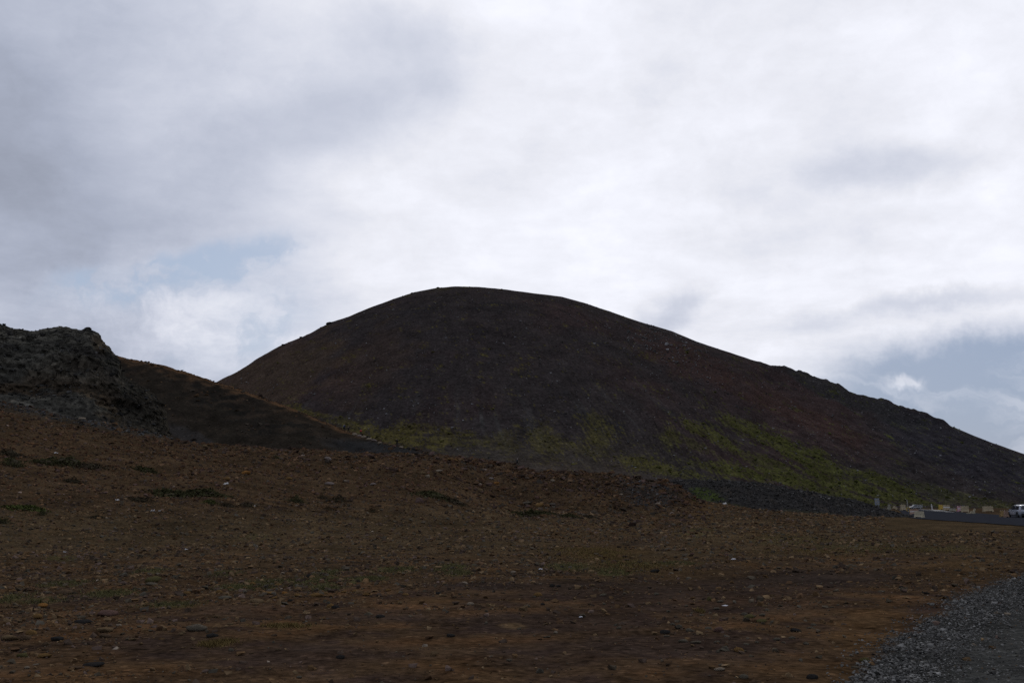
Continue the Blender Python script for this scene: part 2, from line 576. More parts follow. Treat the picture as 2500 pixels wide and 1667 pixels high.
def gravel_side(px, py):
    """> 0 inside the grey gravel track, in photo pixels from its edge"""
    ex = np.interp(py, [p[1] for p in GRAVEL_EDGE][::-1], [p[0] for p in GRAVEL_EDGE][::-1])
    return np.where(py > 1370, px - ex, -500)


GREEN = [(600, 1432, 70, 9, .9), (660, 1418, 60, 7, .6), (770, 1419, 60, 12, .8), (800, 1398, 30, 12, .7), (795, 1434, 40, 8, .7), (900, 1411, 45, 6, .9), (970, 1389, 55, 9, .7),
         (1100, 1385, 45, 14, .8), (1120, 1399, 30, 6, .8), (1390, 1383, 60, 12, .5), (1500, 1397, 45, 9, .8), (1530, 1375, 70, 10, .3), (1650, 1374, 50, 6, .5),
         (160, 1423, 50, 10, .7), (110, 1465, 40, 9, .7), (270, 1448, 50, 10, .8), (370, 1392, 35, 10, .6), (420, 1476, 60, 8, .6), (150, 1362, 40, 8, .6), (20, 1460, 40, 14, .7),
         (2090, 1335, 120, 16, .35), (1920, 1320, 100, 12, .35), (1700, 1300, 60, 14, .4), (550, 1398, 40, 8, .5), (620, 1310, 50, 9, .3), (2300, 1338, 120, 8, .35)]
ORANGE = [(2130, 1540, 120, 55, 1.), (2060, 1660, 90, 45, .8), (1700, 1238, 60, 26, 1.25), (1640, 1275, 90, 22, .8), (2330, 1390, 140, 22, .6), (2400, 1375, 140, 16, .6), (1900, 1650, 120, 30, .5), (1180, 1448, 110, 9, .6), (1040, 1462, 90, 10, .9),
          (700, 1528, 120, 10, .7), (300, 1620, 170, 18, .5), (150, 1660, 120, 20, .6), (1190, 1655, 90, 14, .6), (1090, 1620, 70, 10, .6), (1680, 1400, 150, 16, .5), (1480, 1345, 110, 18, .8), (1580, 1372, 150, 16, .6), (1620, 1310, 90, 16, .6),
          (640, 1400, 60, 10, .5), (900, 1620, 100, 14, .4), (530, 1570, 60, 9, .7), (1430, 1290, 160, 16, .4), (2340, 1505, 50, 14, .8)]
DARK = [(1380, 1440, 330, 22, .8), (1900, 1420, 220, 26, .8), (1330, 1520, 260, 24, .8), (1700, 1470, 240, 28, .7), (1650, 1575, 260, 26, .9), (760, 1600, 180, 30, .8), (230, 1462, 140, 12, .8), (420, 1580, 150, 30, .6), (2060, 1408, 160, 20, .7),
        (2220, 1345, 260, 9, .5), (930, 1500, 120, 14, .6), (600, 1490, 150, 12, .5), (1640, 1290, 40, 22, .5), (1340, 1600, 180, 30, .5), (1560, 1320, 120, 12, .5)]


def ground_colour(px, py, x, y):
    n_s = fbm(x * 0.8, y * 0.8, 3.0, 4)
    n_l = fbm(x * 0.14, y * 0.10, 7.0, 4)
    n_w = fbm(x * 2.2, y * 1.6, 1.0, 3)
    c = np.zeros(px.shape + (3,)) + np.array([0.064, 0.042, 0.026])
    c = mixc(c, [0.090, 0.052, 0.028], sst(0.0, 0.7, n_s + 0.3 * n_l))
    c = mixc(c, [0.044, 0.030, 0.024], sst(0.05, 0.6, -n_s + 0.3 * n_w))
    up = sst(1250, 1200, py)
    c = mixc(c, [0.068, 0.045, 0.027], 0.75 * up)
    c = mixc(c, [0.077, 0.056, 0.033], 0.62 * sst(1225, 1270, py + 20 * n_l) * sst(1390, 1325, py + 25 * n_l))
    jit = 0.55 * n_s + 0.45 * n_w
    for (cx, cy, rx, ry, k) in DARK:
        c = mixc(c, [0.041, 0.030, 0.026], 0.9 * k * sst(0.25, 0.75, blob(px, py, cx, cy, rx * 1.25, ry * 1.25) + 0.28 * jit))
    for (cx, cy, rx, ry, k) in ORANGE:
        c = mixc(c, [0.086, 0.053, 0.027], 0.7 * k * sst(0.3, 0.8, blob(px, py, cx, cy, rx * 1.2, ry * 1.2) + 0.3 * jit))
    for (cx, cy, rx, ry, k) in GREEN:
        c = mixc(c, [0.070, 0.068, 0.030], k * sst(0.35, 0.85, blob(px, py, cx, cy, rx * 1.2, ry * 1.2) + 0.3 * jit))
    c = mixc(c, [0.135, 0.092, 0.052], 0.9 * sst(0.4, 0.8, blob(px, py, 1249, 1527, 40, 8) + 0.25 * n_w))
    # grey fines washed out from the cliff, on the upper left
    c = mixc(c, [0.045, 0.038, 0.031], 0.8 * sst(0.2, 0.6, blob(px, py, 120, 985, 420, 42, 12) + 0.2 * n_s) * (px < 900))
    # dark rubble at the right end of the crest
    c = mixc(c, [0.040, 0.035, 0.034], 0.8 * sst(0.3, 0.7, blob(px, py, 1585, 1205, 90, 34, 10) + 0.3 * n_s))
    # the faint vehicle track climbing to the saddle
    tx = np.interp(py, [1225, 1260, 1300, 1340], [1705, 1655, 1605, 1540])
    c = mixc(c, [0.055, 0.038, 0.030], 0.6 * sst(26, 10, np.abs(px - tx)) * sst(1225, 1245, py) * sst(1345, 1310, py))
    gs = gravel_side(px, py)
    c = c * np.array([0.83, 0.82, 0.75])
    c = c * np.clip(1 + 0.20 * n_l + 0.22 * fbm(x * 0.33, y * 0.22, 12.0, 4) * sst(1450, 1330, py), 0.45, 1.7)[..., None]
    c = mixc(c, c * np.array([1.09, 1.03, 1.02]), sst(1400, 1460, py))
    gs2 = sst(-45, 40, gs + 40 * n_s + 30 * n_w)
    c = mixc(c, [0.038, 0.037, 0.033], gs2)
    c = mixc(c, [0.050, 0.049, 0.044], sst(150, 330, gs + 40 * n_s))
    return c


def build_ground():
    ai = np.linspace(-0.57, 0.57, 520)
    ao = np.linspace(0.60, 1.5, 14)
    A = np.concatenate([-ao[::-1], ai, ao])
    Y = np.concatenate([[0.4, 1.2, 2.2, 3.4], np.exp(np.linspace(math.log(4.6), math.log(45), 190)), np.linspace(45.4, 136, 190), np.exp(np.linspace(math.log(138), math.log(700), 50))])
    a, y = np.meshgrid(A, Y, indexing="ij")
    z = G(a, y)
    x = a * y
    px, py = proj(x, y, z)
    c = ground_colour(px, py, x, y)
    V = np.stack([x, y, z], -1).reshape(-1, 3)
    F = grid_faces(len(A), len(Y))
    # wide low plain all round, out to the horizon
    rr = np.array([0.0, 30, 120, 400, 1200, 4000, 12000])
    th = np.linspace(0, 2 * math.pi, 49)
    rg, tg = np.meshgrid(rr, th, indexing="ij")
    V2 = np.stack([rg * np.cos(tg), rg * np.sin(tg), np.where(rg < 60, -0.35, -0.9) + 0 * rg], -1).reshape(-1, 3)
    F2 = grid_faces(len(rr), len(th)) + len(V)
    c2 = np.zeros((len(V2), 3)) + np.array([0.040, 0.026, 0.015])
    me = mesh_np("ground", np.concatenate([V, V2]), np.concatenate([F[:, ::-1], F2]), M_GROUND, np.concatenate([c.reshape(-1, 3), c2]))
    return obj("ground", me, kind="structure")


build_ground()

# ------------------------------------------------------------------ the big hill
MOSS = [(735, 1003, 34, 9, 12, .9), (830, 1030, 60, 12, 14, .7), (880, 1060, 70, 16, 16, .6), (965, 1068, 120, 22, 6, 1.), (1010, 1048, 50, 14, 0, .6), (1105, 1072, 55, 18, 8, .7), (1170, 1078, 50, 12, 0, .5),
        (1235, 1078, 34, 26, 30, .6), (1322, 1050, 26, 20, 80, .7), (1335, 1085, 48, 26, 25, .9), (1455, 1030, 18, 30, 0, .6), (1462, 1066, 42, 26, 15, 1.), (1440, 1100, 55, 12, 10, .5), (1560, 1128, 60, 12, 10, .8), (1610, 1143, 90, 13, 10, .9),
        (1640, 1068, 22, 22, 40, .7), (1690, 1045, 34, 12, 30, .9), (1755, 1070, 60, 14, 32, .9), (1700, 1085, 40, 12, 30, .5), (1830, 1050, 80, 15, 30, .9), (1920, 1095, 90, 17, 30, 1.),
        (2010, 1140, 110, 22, 28, 1.), (1890, 1140, 80, 15, 22, .7), (1800, 1152, 90, 15, 12, 1.), (1950, 1175, 110, 18, 17, 1.), (2080, 1185, 130, 18, 17, 1.), (2170, 1180, 90, 14, 22, .9), (2190, 1213, 120, 12, 12, .9),
        (2310, 1210, 120, 14, 16, .4), (2420, 1228, 110, 12, 12, .5), (1740, 1140, 60, 12, 12, .6), (2050, 1205, 120, 12, 15, .9), (1075, 703, 20, 8, 0, .25), (1700, 786, 50, 6, 20, .2)]


def hill_colour(px, py, x, y, s):
    th = np.arctan2(x - HX, HY - y)
    st = fbm(th * 26, y * 0.012, 2.0, 4)
    st2 = fbm(th * 70, y * 0.03, 5.0, 3)
    n_s = fbm(x * 0.10, y * 0.10, 3.0, 4)
    n_f = fbm(x * 0.45, y * 0.9, 6.0, 3)
    n_l = fbm(x * 0.012, y * 0.012, 7.0, 3)
    c = np.zeros(px.shape + (3,)) + np.array([0.0330, 0.0290, 0.0275])
    c = mixc(c, [0.0420, 0.0295, 0.0275], 0.8 * sst(-0.2, 0.6, n_l + 0.2 * st + 0.3 * n_s))
    c = mixc(c, [0.0240, 0.0230, 0.0235], 0.8 * sst(0.0, 0.7, 0.25 * st + 0.5 * n_s + 0.5 * fbm(x * 0.03, y * 0.05, 1.0, 4)))
    # brown earth on the lower left and in the middle band, slate grey towards the right
    c = mixc(c, [0.054, 0.040, 0.028], 0.8 * sst(0.25, 0.7, blob(px, py, 640, 940, 250, 80, -25) + 0.25 * n_s))
    c = mixc(c, [0.052, 0.036, 0.026], 0.4 * sst(0.3, 0.7, blob(px, py, 900, 900, 160, 80, -40) + 0.3 * n_s))
    c = mixc(c, [0.049, 0.031, 0.026], 0.7 * sst(0.3, 0.8, blob(px, py, 1680, 880, 160, 50, 25) + 0.3 * n_s))
    c = mixc(c, [0.050, 0.031, 0.025], 0.6 * sst(0.3, 0.8, blob(px, py, 1950, 1010, 240, 34, 25) + 0.3 * n_s))
    c = mixc(c, [0.0270, 0.0270, 0.0310], 0.75 * sst(0.25, 0.75, blob(px, py, 2330, 1090, 260, 70, 24) + 0.25 * n_s))
    c = mixc(c, [0.0300, 0.0310, 0.0300], 0.8 * sst(0.3, 0.7, blob(px, py, 2050, 955, 250, 34, 24) + 0.2 * n_s))
    # paler gravel fans low on the slope
    c = mixc(c, [0.050, 0.050, 0.046], 0.65 * sst(0.15, 0.7, st + 0.35 * st2) * sst(900, 1010, py) * sst(1130, 1060, py) * sst(600, 800, px) * sst(1800, 1500, px))
    c = mixc(c, [0.055, 0.050, 0.036], 0.45 * sst(1040, 1130, py) * sst(1750, 1400, px))
    n_t = fbm(x * 0.30 - y * 0.2, y * 1.3, 4.0, 3)
    jit = rng.normal(0, 0.16, px.shape)
    ang = sst(1300, 1800, px) * R(24)
    lu, lv = px * np.cos(ang) + py * np.sin(ang), -px * np.sin(ang) + py * np.cos(ang)
    ter = fbm(lu / 46, lv / 7.5, 3.0, 4)
    m = 0.0
    for (cx, cy, rx, ry, rot, k) in MOSS:
        m = np.maximum(m, k * (0.75 if 1150 < cx < 1500 else 1.0) * sst(0.36, 0.74, blob(px, py, cx, cy, rx * 1.2, ry * 1.3, rot) * 1.05 + 0.30 * n_s + 0.18 * st2 + 0.25 * n_t + 0.42 * ter + jit))
    c = mixc(c, lerp(np.array([0.072, 0.064, 0.021]), np.array([0.055, 0.060, 0.017]), sst(1300, 1900, px)[..., None]), m * (0.80 + 0.35 * n_f + jit))
    c = c * (1 + 0.20 * n_f + 0.05 * st2 + 0.30 * ter * sst(960, 1040, py))[..., None] * np.array([1.10, 1.02, 1.00])
    return np.clip(c, 0.008, 1), m


def build_hill():
    A = np.concatenate([np.linspace(-0.8, -0.36, 24)[:-1], np.linspace(-0.36, 0.58, 660), np.linspace(0.58, 1.0, 24)[1:]])
    S = np.concatenate([np.linspace(-0.35, 0, 8)[:-1], np.linspace(0, 0.8, 170)[:-1], np.linspace(0.8, 1.08, 70), np.linspace(1.1, 2.4, 12)])
    a, s = np.meshgrid(A, S, indexing="ij")
    yf, yc = h_f(a), h_y(a)
    y = yf + s * (yc - yf)
    x = a * y
    z = HILL(a, y)
    px, py = proj(x, y, z)
    c, m = hill_colour(px, py, x, y, s)
    z = z + m * 0.25 * fbm(x * 0.8, y * 0.8, 2.0, 2)
    me = mesh_np("hill", np.stack([x, y, z], -1).reshape(-1, 3), grid_faces(len(A), len(S))[:, ::-1], M_HILL, c.reshape(-1, 3))
    ok = (rng.random(m.shape) < 0.16 * m) & (m > 0.25)
    P = np.stack([x[ok], y[ok], z[ok]], -1)
    if len(P) > 11000:
        P = P[rng.choice(len(P), 11000, replace=False)]
    P[:, :2] += rng.normal(0, 0.3, (len(P), 2))
    return obj("hill", me, kind="structure"), P


MOSS_P = build_hill()[1]


# ------------------------------------------------------------------ brown ridge with the trail
def build_ridge():
    A = np.linspace(-0.75, 0.16, 430)
    T = np.concatenate([np.linspace(-0.2, 0.6, 50)[:-1], np.linspace(0.6, 1.06, 70)[:-1], np.linspace(1.06, 1.9, 14)])
    a, t = np.meshgrid(A, T, indexing="ij")
    yc = r_y(a)
    wid = np.interp(a, [-0.45, -0.2, -0.1, 0.0, 0.06], [95, 80, 55, 30, 26])
    y = yc - wid + t * wid
    x = a * y
    z = RIDGE(a, y)
    px, py = proj(x, y, z)
    n_s = fbm(x * 0.25, y * 0.25, 3.0, 4)
    n_l = fbm(x * 0.05, y * 0.05, 5.0, 3)
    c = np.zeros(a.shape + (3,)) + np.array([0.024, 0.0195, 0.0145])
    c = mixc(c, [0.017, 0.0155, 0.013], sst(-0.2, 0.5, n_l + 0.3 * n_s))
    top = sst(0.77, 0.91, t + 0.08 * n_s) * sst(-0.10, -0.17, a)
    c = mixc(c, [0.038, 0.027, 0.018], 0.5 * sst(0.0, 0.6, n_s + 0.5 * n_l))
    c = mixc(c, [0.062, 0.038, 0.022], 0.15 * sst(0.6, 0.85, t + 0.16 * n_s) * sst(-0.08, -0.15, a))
    c = mixc(c, [0.088, 0.049, 0.025], 0.95 * top)  # rusty crest soil, with the grazing light along the top painted into its colour
    c = mixc(c, [0.052, 0.040, 0.029], sst(0.88, 1.0, t + 0.04 * n_s) * sst(-0.2, -0.15, a))
    # dark gravel tongue under the trail
    c = mixc(c, [0.027, 0.026, 0.025], 0.95 * sst(0.3, 0.7, blob(px, py, 960, 1106, 190, 26, 9) + 0.15 * n_s))
    c = mixc(c, [0.040, 0.036, 0.033], 0.7 * sst(0.4, 0.7, blob(px, py, 470, 1068, 90, 22, 25) + 0.15 * n_s))
    c = mixc(c, [0.046, 0.043, 0.032], 0.8 * sst(-0.06, -0.0, a))
    c = c * (1 + 0.25 * n_s)[..., None]
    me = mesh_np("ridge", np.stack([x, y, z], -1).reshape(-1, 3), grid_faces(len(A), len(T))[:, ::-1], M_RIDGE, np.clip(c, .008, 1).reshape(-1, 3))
    return obj("ridge", me, kind="structure")


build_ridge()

# ------------------------------------------------------------------ layered rock outcrop on the left
OC = [(-700, 700), (-300, 730), (-120, 750), (-20, 778), (5, 792), (20, 799), (50, 804), (82, 808), (105, 803), (122, 800), (150, 797), (160, 799), (185, 803), (200, 806),
      (210, 801), (219, 801), (228, 811), (237, 814), (246, 824), (256, 840), (268, 852), (276, 862), (287, 872), (292, 888), (298, 905), (312, 925), (335, 938), (360, 950), (378, 962), (392, 978),
      (400, 1000), (406, 1020), (411, 1045), (418, 1075), (430, 1110)]
o_e = table(OC, 1)
O_YC = 168.0


def build_outcrop():
    A = np.concatenate([np.linspace(-0.8, -0.545, 16)[:-1], np.linspace(-0.545, -0.325, 300)])
    T = np.concatenate([np.linspace(-0.15, 1.0, 210), np.linspace(1.02, 1.8, 26)])
    a, t = np.meshgrid(A, T, indexing="ij")
    w0 = np.interp(a, [-0.8, -0.5, -0.40, -0.37, -0.34], [44, 42, 34, 30, 22])
    y = O_YC - w0 + t * w0
    x = a * y
    zc = EYE + o_e(a) * O_YC
    zf = 7.5
    tt = np.clip(t, 0, 1)
    # steep crag on top of a scree apron, broken by ledges
    shp = np.interp(tt, [0, 0.30, 0.42, 0.62, 0.70, 0.93, 1.0], [0, 0.20, 0.38, 0.52, 0.72, 0.95, 1.0])
    z = zf + (zc - zf) * shp + np.minimum(t, 0) * 10
    back = np.maximum(t - 1, 0)
    z = z - back * 6 - back ** 2 * 3
    led = 1.5 + 0.5 * perlin(x * 0.04, y * 0.04, 2.0)
    q = (z + 0.16 * x + 1.6 * fbm(x * 0.05, y * 0.05, z * 0.05, 3)) / led
    terr = (np.floor(q) + sst(0.25, 0.95, q - np.floor(q)) - q) * led
    rockm = sst(0.3, 0.5, tt + 0.18 * fbm(x * 0.06, y * 0.06, 4.0, 3)) * sst(1.25, 1.0, t)
    edge = sst(1.0, 0.9, tt)
    z = z + rockm * 0.85 * terr * edge
    d = 0.9 * fbm(x * 0.12, y * 0.12, z * 0.2, 4) + 0.7 * (ridged(x * 0.25, y * 0.2, z * 0.6, 4) - 0.4)
    y2 = y - rockm * d * 1.3 * (0.3 + 0.7 * edge)
    x2 = x + rockm * (0.8 * fbm(x * 0.2, z * 0.3, 7.0, 3) + 0.25 * fbm(x * 0.9, z * 1.2, 2.0, 3)) * (0.25 + 0.75 * edge)
    crag = ridged(x * 0.7, y * 0.6, z * 1.3, 3) - 0.4
    y2 = y2 - rockm * (0.3 + 0.7 * edge) * (0.5 * crag + 0.3 * fbm(x * 1.3, z * 2.2, 3.0, 2))
    x2 = x2 + rockm * 0.3 * fbm(x * 1.2, z * 1.6, 6.0, 2)
    z = z + 0.22 * fbm(x * 0.5, y * 0.5, 2.0, 3) + rockm * 0.25 * edge * fbm(x * 1.1, y * 1.1, z, 2) + 0.42 * np.maximum(fbm(x * 0.32, y * 0.1, 9.0, 4), 0) * sst(0.9, 1.0, tt)
    px, py = proj(x2, y2, z)
    n_s = fbm(x * 0.35, y * 0.3, z * 0.5, 4)
    n_l = fbm(x * 0.07, y * 0.07, z * 0.12, 3)
    strat = fbm(x * 0.06, 1.3, (z + 0.16 * x) * 1.1, 3)
    c = np.zeros(a.shape + (3,)) + np.array([0.034, 0.033, 0.030])
    c = mixc(c, [0.066, 0.063, 0.055], 0.85 * sst(0.0, 0.6, strat + 0.35 * n_s))
    c = mixc(c, [0.022, 0.021, 0.021], 0.8 * sst(0.1, 0.7, -strat + 0.4 * n_l))
    c = mixc(c, [0.036, 0.027, 0.019], 0.85 * sst(-0.15, 0.4, n_l + 0.3 * n_s) * sst(0.8, 0.55, tt))
    c = mixc(c, [0.075, 0.060, 0.044], 0.7 * sst(0.4, 0.8, blob(px, py, 245, 840, 30, 26, 50) + 0.2 * n_s))
    c = mixc(c, [0.031, 0.028, 0.024], 0.7 * sst(0.3, 0.12, tt))
    c = mixc(c, [0.024, 0.021, 0.017], 0.75 * sst(-0.405, -0.37, a + 0.02 * n_s))
    c = c * (1 + 0.3 * n_s)[..., None] * np.array([1.22, 1.18, 1.06])
    me = mesh_np("rock_outcrop", np.stack([x2, y2, z], -1).reshape(-1, 3), grid_faces(len(A), len(T))[:, ::-1], M_ROCK, np.clip(c, .008, 1).reshape(-1, 3))
    V = np.stack([x2, y2, z], -1).reshape(-1, 3)
    return obj("rock_outcrop", me, kind="structure"), V[(t.reshape(-1) > 0.02) & (t.reshape(-1) < 1.03) & (a.reshape(-1) > -0.545)]


OUT_V = build_outcrop()[1]


# ------------------------------------------------------------------ dark gravel berm beside the road
def build_berm():
    A = np.linspace(0.105, 0.425, 300)
    Yv = np.concatenate([np.linspace(B_YC - 16, B_YC + 1, 60), np.linspace(B_YC + 1.4, B_YC + 14, 14)])
    a, y = np.meshgrid(A, Yv, indexing="ij")
    x = a * y
    z = BERM(a, y)
    px, py = proj(x, y, z)
    n_s = fbm(x * 0.5, y * 0.5, 3.0, 4)
    c = np.zeros(a.shape + (3,)) + np.array([0.034, 0.031, 0.028])
    c = mixc(c, [0.050, 0.041, 0.032], 0.7 * sst(0.1, 0.7, n_s))
    c = mixc(c, [0.050, 0.062, 0.018], sst(0.35, 0.7, blob(px, py, 1728, 1209, 48, 17, 18) + 0.3 * n_s))
    c = mixc(c, [0.050, 0.050, 0.022], 0.8 * sst(0.35, 0.7, blob(px, py, 1800, 1238, 70, 8, 14) + 0.3 * n_s))
    c = mixc(c, [0.050, 0.048, 0.024], 0.5 * sst(0.35, 0.7, blob(px, py, 1990, 1253, 110, 6, 6) + 0.3 * n_s))
    me = mesh_np("gravel_berm", np.stack([x, y, z], -1).reshape(-1, 3), grid_faces(len(A), len(Yv))[:, ::-1], M_BERM, c.reshape(-1, 3))
    return obj("gravel_berm", me, kind="structure")


build_berm()

# ------------------------------------------------------------------ asphalt of the road and car park
M_ASPH = mat_plain("asphalt", (0.030, 0.031, 0.036), 0.95, var=0.3, scale=1.5, spec=0.0)
M_LINE = mat_plain("worn_road_paint", (0.17, 0.17, 0.16), 0.7, var=0.35, scale=3.0)
NEAR = [(2215, 1262), (2245, 1267), (2300, 1270.5), (2400, 1277), (2500, 1284), (2640, 1295)]
FAR = [(2190, 1243), (2250, 1243.5), (2290, 1246), (2370, 1252), (2470, 1259), (2640, 1263)]


def build_road():
    nu, nv = 40, 24
    near = [hit(*p, on=("ground",))[0] for p in NEAR]
    far = [hit(*p, on=("ground",))[0] for p in FAR]
    u = np.linspace(0, 1, nu)
    k = np.linspace(0, 1, len(near))
    nn = np.stack([np.interp(u, k, [p[i] for p in near]) for i in range(2)], -1)
    ff = np.stack([np.interp(u, k, [p[i] for p in far]) for i in range(2)], -1)
    v = np.linspace(0, 1, nv)[None, :, None]
    P = nn[:, None, :] * (1 - v) + ff[:, None, :] * v
    x, y = P[..., 0], P[..., 1]
    z = G(x / y, y) + 0.05
    me = mesh_np("asphalt_road", np.stack([x, y, z], -1).reshape(-1, 3), grid_faces(nu, nv), M_ASPH)
    road = obj("asphalt_road", me, kind="structure")
    for pts in ([(2262, 1246.2), (2290, 1248), (2318, 1250.4)], [(2243, 1243.9), (2270, 1244.2), (2300, 1247.2)]):
        q = [hit(*p, on=("ground",))[0] for p in pts]
        V, F = [], []
        for i in range(13):
            t = i / 12 * (len(q) - 1)
            j = min(int(t), len(q) - 2)
            p = q[j].lerp(q[j + 1], t - j)
            for sd in (-0.32, 0.32):
                xx, yy = p.x, p.y + sd * 9.0
                V.append((xx, yy, float(G(np.array(xx / yy), np.array(yy))) + 0.06))
            if i:
                F.append((2 * i - 2, 2 * i, 2 * i + 1, 2 * i - 1))
        obj("road_marking", mesh_np("road_marking", np.array(V), np.array(F), M_LINE), road)


build_road()

# ------------------------------------------------------------------ stones
def hull_rock(seed, n=15, flat=0.62, box=0.35):
    r = np.random.default_rng(seed)
    p = r.normal(size=(n, 3))
    p /= np.linalg.norm(p, axis=1)[:, None]
    p = np.sign(p) * np.abs(p) ** (1 - box)
    p *= (0.82 + 0.3 * r.random(n))[:, None]
    p *= np.array([1, 0.8 + 0.3 * r.random(), flat])
    bm = bmesh.new()
    for q in p:
        bm.verts.new(q)
    bmesh.ops.convex_hull(bm, input=bm.verts)
    bmesh.ops.delete(bm, geom=[v for v in bm.verts if not v.link_faces], context="VERTS")
    bmesh.ops.triangulate(bm, faces=bm.faces)
    bm.verts.index_update()
    V = np.array([v.co[:] for v in bm.verts])
    F = np.array([[v.index for v in f.verts] for f in bm.faces])
    bm.free()
    V /= np.abs(V[:, 0]).max()
    return V * 0.5, F


ROCKS = [hull_rock(100 + i, 9 + i % 3) for i in range(14)]


def scatter(name, P, size, tint, mat, flat=None, smooth=False, **props):
    """P (n,3) ground points, size (n,) metres across, tint (n,3): many stones joined into one mesh"""
    n = len(P)
    kind = rng.integers(0, len(ROCKS), n)
    rz = rng.uniform(0, 2 * math.pi, n)
    tx = rng.normal(0, 0.28, n)
    fl = rng.uniform(0.55, 1.1, n) if flat is None else flat
    Vs, Fs, Cs, off = [], [], [], 0
    for k in range(len(ROCKS)):
        i = np.where(kind == k)[0]
        if not len(i):
            continue
        V, F = ROCKS[k]
        v = np.repeat(V[None], len(i), 0).copy()
        v[..., 2] *= fl[i][:, None]
        cz, sz, cx, sx = np.cos(rz[i])[:, None], np.sin(rz[i])[:, None], np.cos(tx[i])[:, None], np.sin(tx[i])[:, None]
        y1, z1 = v[..., 1] * cx - v[..., 2] * sx, v[..., 1] * sx + v[..., 2] * cx
        x2, y2 = v[..., 0] * cz - y1 * sz, v[..., 0] * sz + y1 * cz
        w = np.stack([x2, y2, z1], -1) * size[i][:, None, None] + P[i][:, None, :]
        w[..., 2] += (size[i] * rng.uniform(0.0, 0.18, len(i)))[:, None]
        Vs.append(w.reshape(-1, 3))
        Fs.append((F[None] + (np.arange(len(i)) * len(V))[:, None, None] + off).reshape(-1, 3))
        Cs.append(np.repeat(tint[i], len(V), 0))
        off += len(i) * len(V)
    me = mesh_np(name, np.concatenate(Vs), np.concatenate(Fs), mat, np.concatenate(Cs), smooth)
    return obj(name, me, **props)


PAL = np.array([[0.105, 0.066, 0.036], [0.125, 0.085, 0.050], [0.085, 0.052, 0.032], [0.070, 0.058, 0.044], [0.055, 0.040, 0.032], [0.150, 0.105, 0.062], [0.100, 0.072, 0.062], [0.068, 0.061, 0.050], [0.24, 0.20, 0.165]])


def pick(n, w):
    w = np.array(w, float)
    i = rng.choice(len(PAL), n, p=w / w.sum())
    return PAL[i] * rng.uniform(0.72, 1.2, n)[:, None]


def strew():
    # power-law stone field: N(>s) = c / s^2 per square metre, kept down to about one rendered pixel
    px_m = 1.0 / (FPX * 1024 / 2500)
    n = 190000
    a = rng.uniform(-0.56, 0.56, n)
    y = np.exp(rng.uniform(math.log(7.5), math.log(134), n))
    smin = 1.3 * y * px_m
    s = smin * (1 - rng.random(n)) ** (-1 / 2.1)
    s = np.minimum(s, np.minimum(0.09 + 0.003 * y, 7 * smin))
    x = a * y
    z = G(a, y)
    px, py = proj(x, y, z)
    nse = fbm(x * 0.35, y * 0.35, 3.0, 3)
    clump = fbm(x * 1.1, y * 1.1, 8.0, 2)
    d = 0.50 + 0.42 * nse + 0.38 * clump
    d = d + 0.5 * sst(1330, 1230, py) + 0.35 * blob(px, py, 250, 1480, 420, 110) + 0.35 * blob(px, py, 700, 1430, 300, 45) + 0.25 * blob(px, py, 1750, 1540, 220, 60)
    for (cx, cy, rx, ry, k) in DARK + ORANGE:
        d = d - 0.42 * k * blob(px, py, cx, cy, rx, ry) * (py > 1330)
    d = d * lerp(1.0, 0.30, sst(1420, 1540, py) * sst(150, 650, px + 0.5 * (1667 - py)))
    gs = gravel_side(px, py)
    d = np.where(gs > 0, 0.05, d)
    d = np.where((px > 2160) & (py < 1296), 0.0, d)
    keep = rng.random(n) < d * 0.62
    a, y, z, s, x, px, py = (q[keep] for q in (a, y, z, s, x, px, py))
    tint = pick(len(a), [5, 3.6, 5, 4, 5, 2.0, 2, 2, 0.08]) * np.array([1.18, 1.13, 1.02])
    far = sst(1250, 1190, py)[:, None]
    tint = lerp(tint, tint * np.array([0.92, 0.83, 0.86]), far)
    grey = (blob(px, py, 150, 985, 400, 45, 12) > 0.4) | (blob(px, py, 1580, 1205, 90, 34, 10) > 0.4)
    tint = np.where(grey[:, None], tint.mean(1)[:, None] * np.array([1.0, 0.97, 0.93]), tint)
    scatter("scattered_stones", np.stack([x, y, z], -1), s, tint, M_STONES, flat=rng.uniform(0.7, 1.35, len(a)), kind="stuff",
            label="countless small brown stones strewn across the bare soil", category="stones")
    # rubble on the crest of the slope
    n = 12000
    a = rng.uniform(-0.56, 0.19, n)
    yc = g_y(a)
    y = yc - np.abs(rng.normal(0, 14, n)) + 2
    x = a * y
    z = G(a, y)
    px, py = proj(x, y, z)
    s = 0.17 * (1 - rng.random(n)) ** (-1 / 2.5)
    s = np.minimum(s, 0.8)
    keep = rng.random(n) < (0.35 + 0.65 * sst(-0.12, 0.0, a))
    P = np.stack([x, y, z], -1)[keep]
    tint = pick(keep.sum(), [4, 1.4, 6, 4, 6, 0.6, 4, 3, 0.12]) * np.array([0.90, 0.82, 0.78])
    scatter("rubble", P, s[keep], tint, M_STONES, kind="stuff", label="angular reddish rubble along the crest of the slope", category="rubble")


strew()


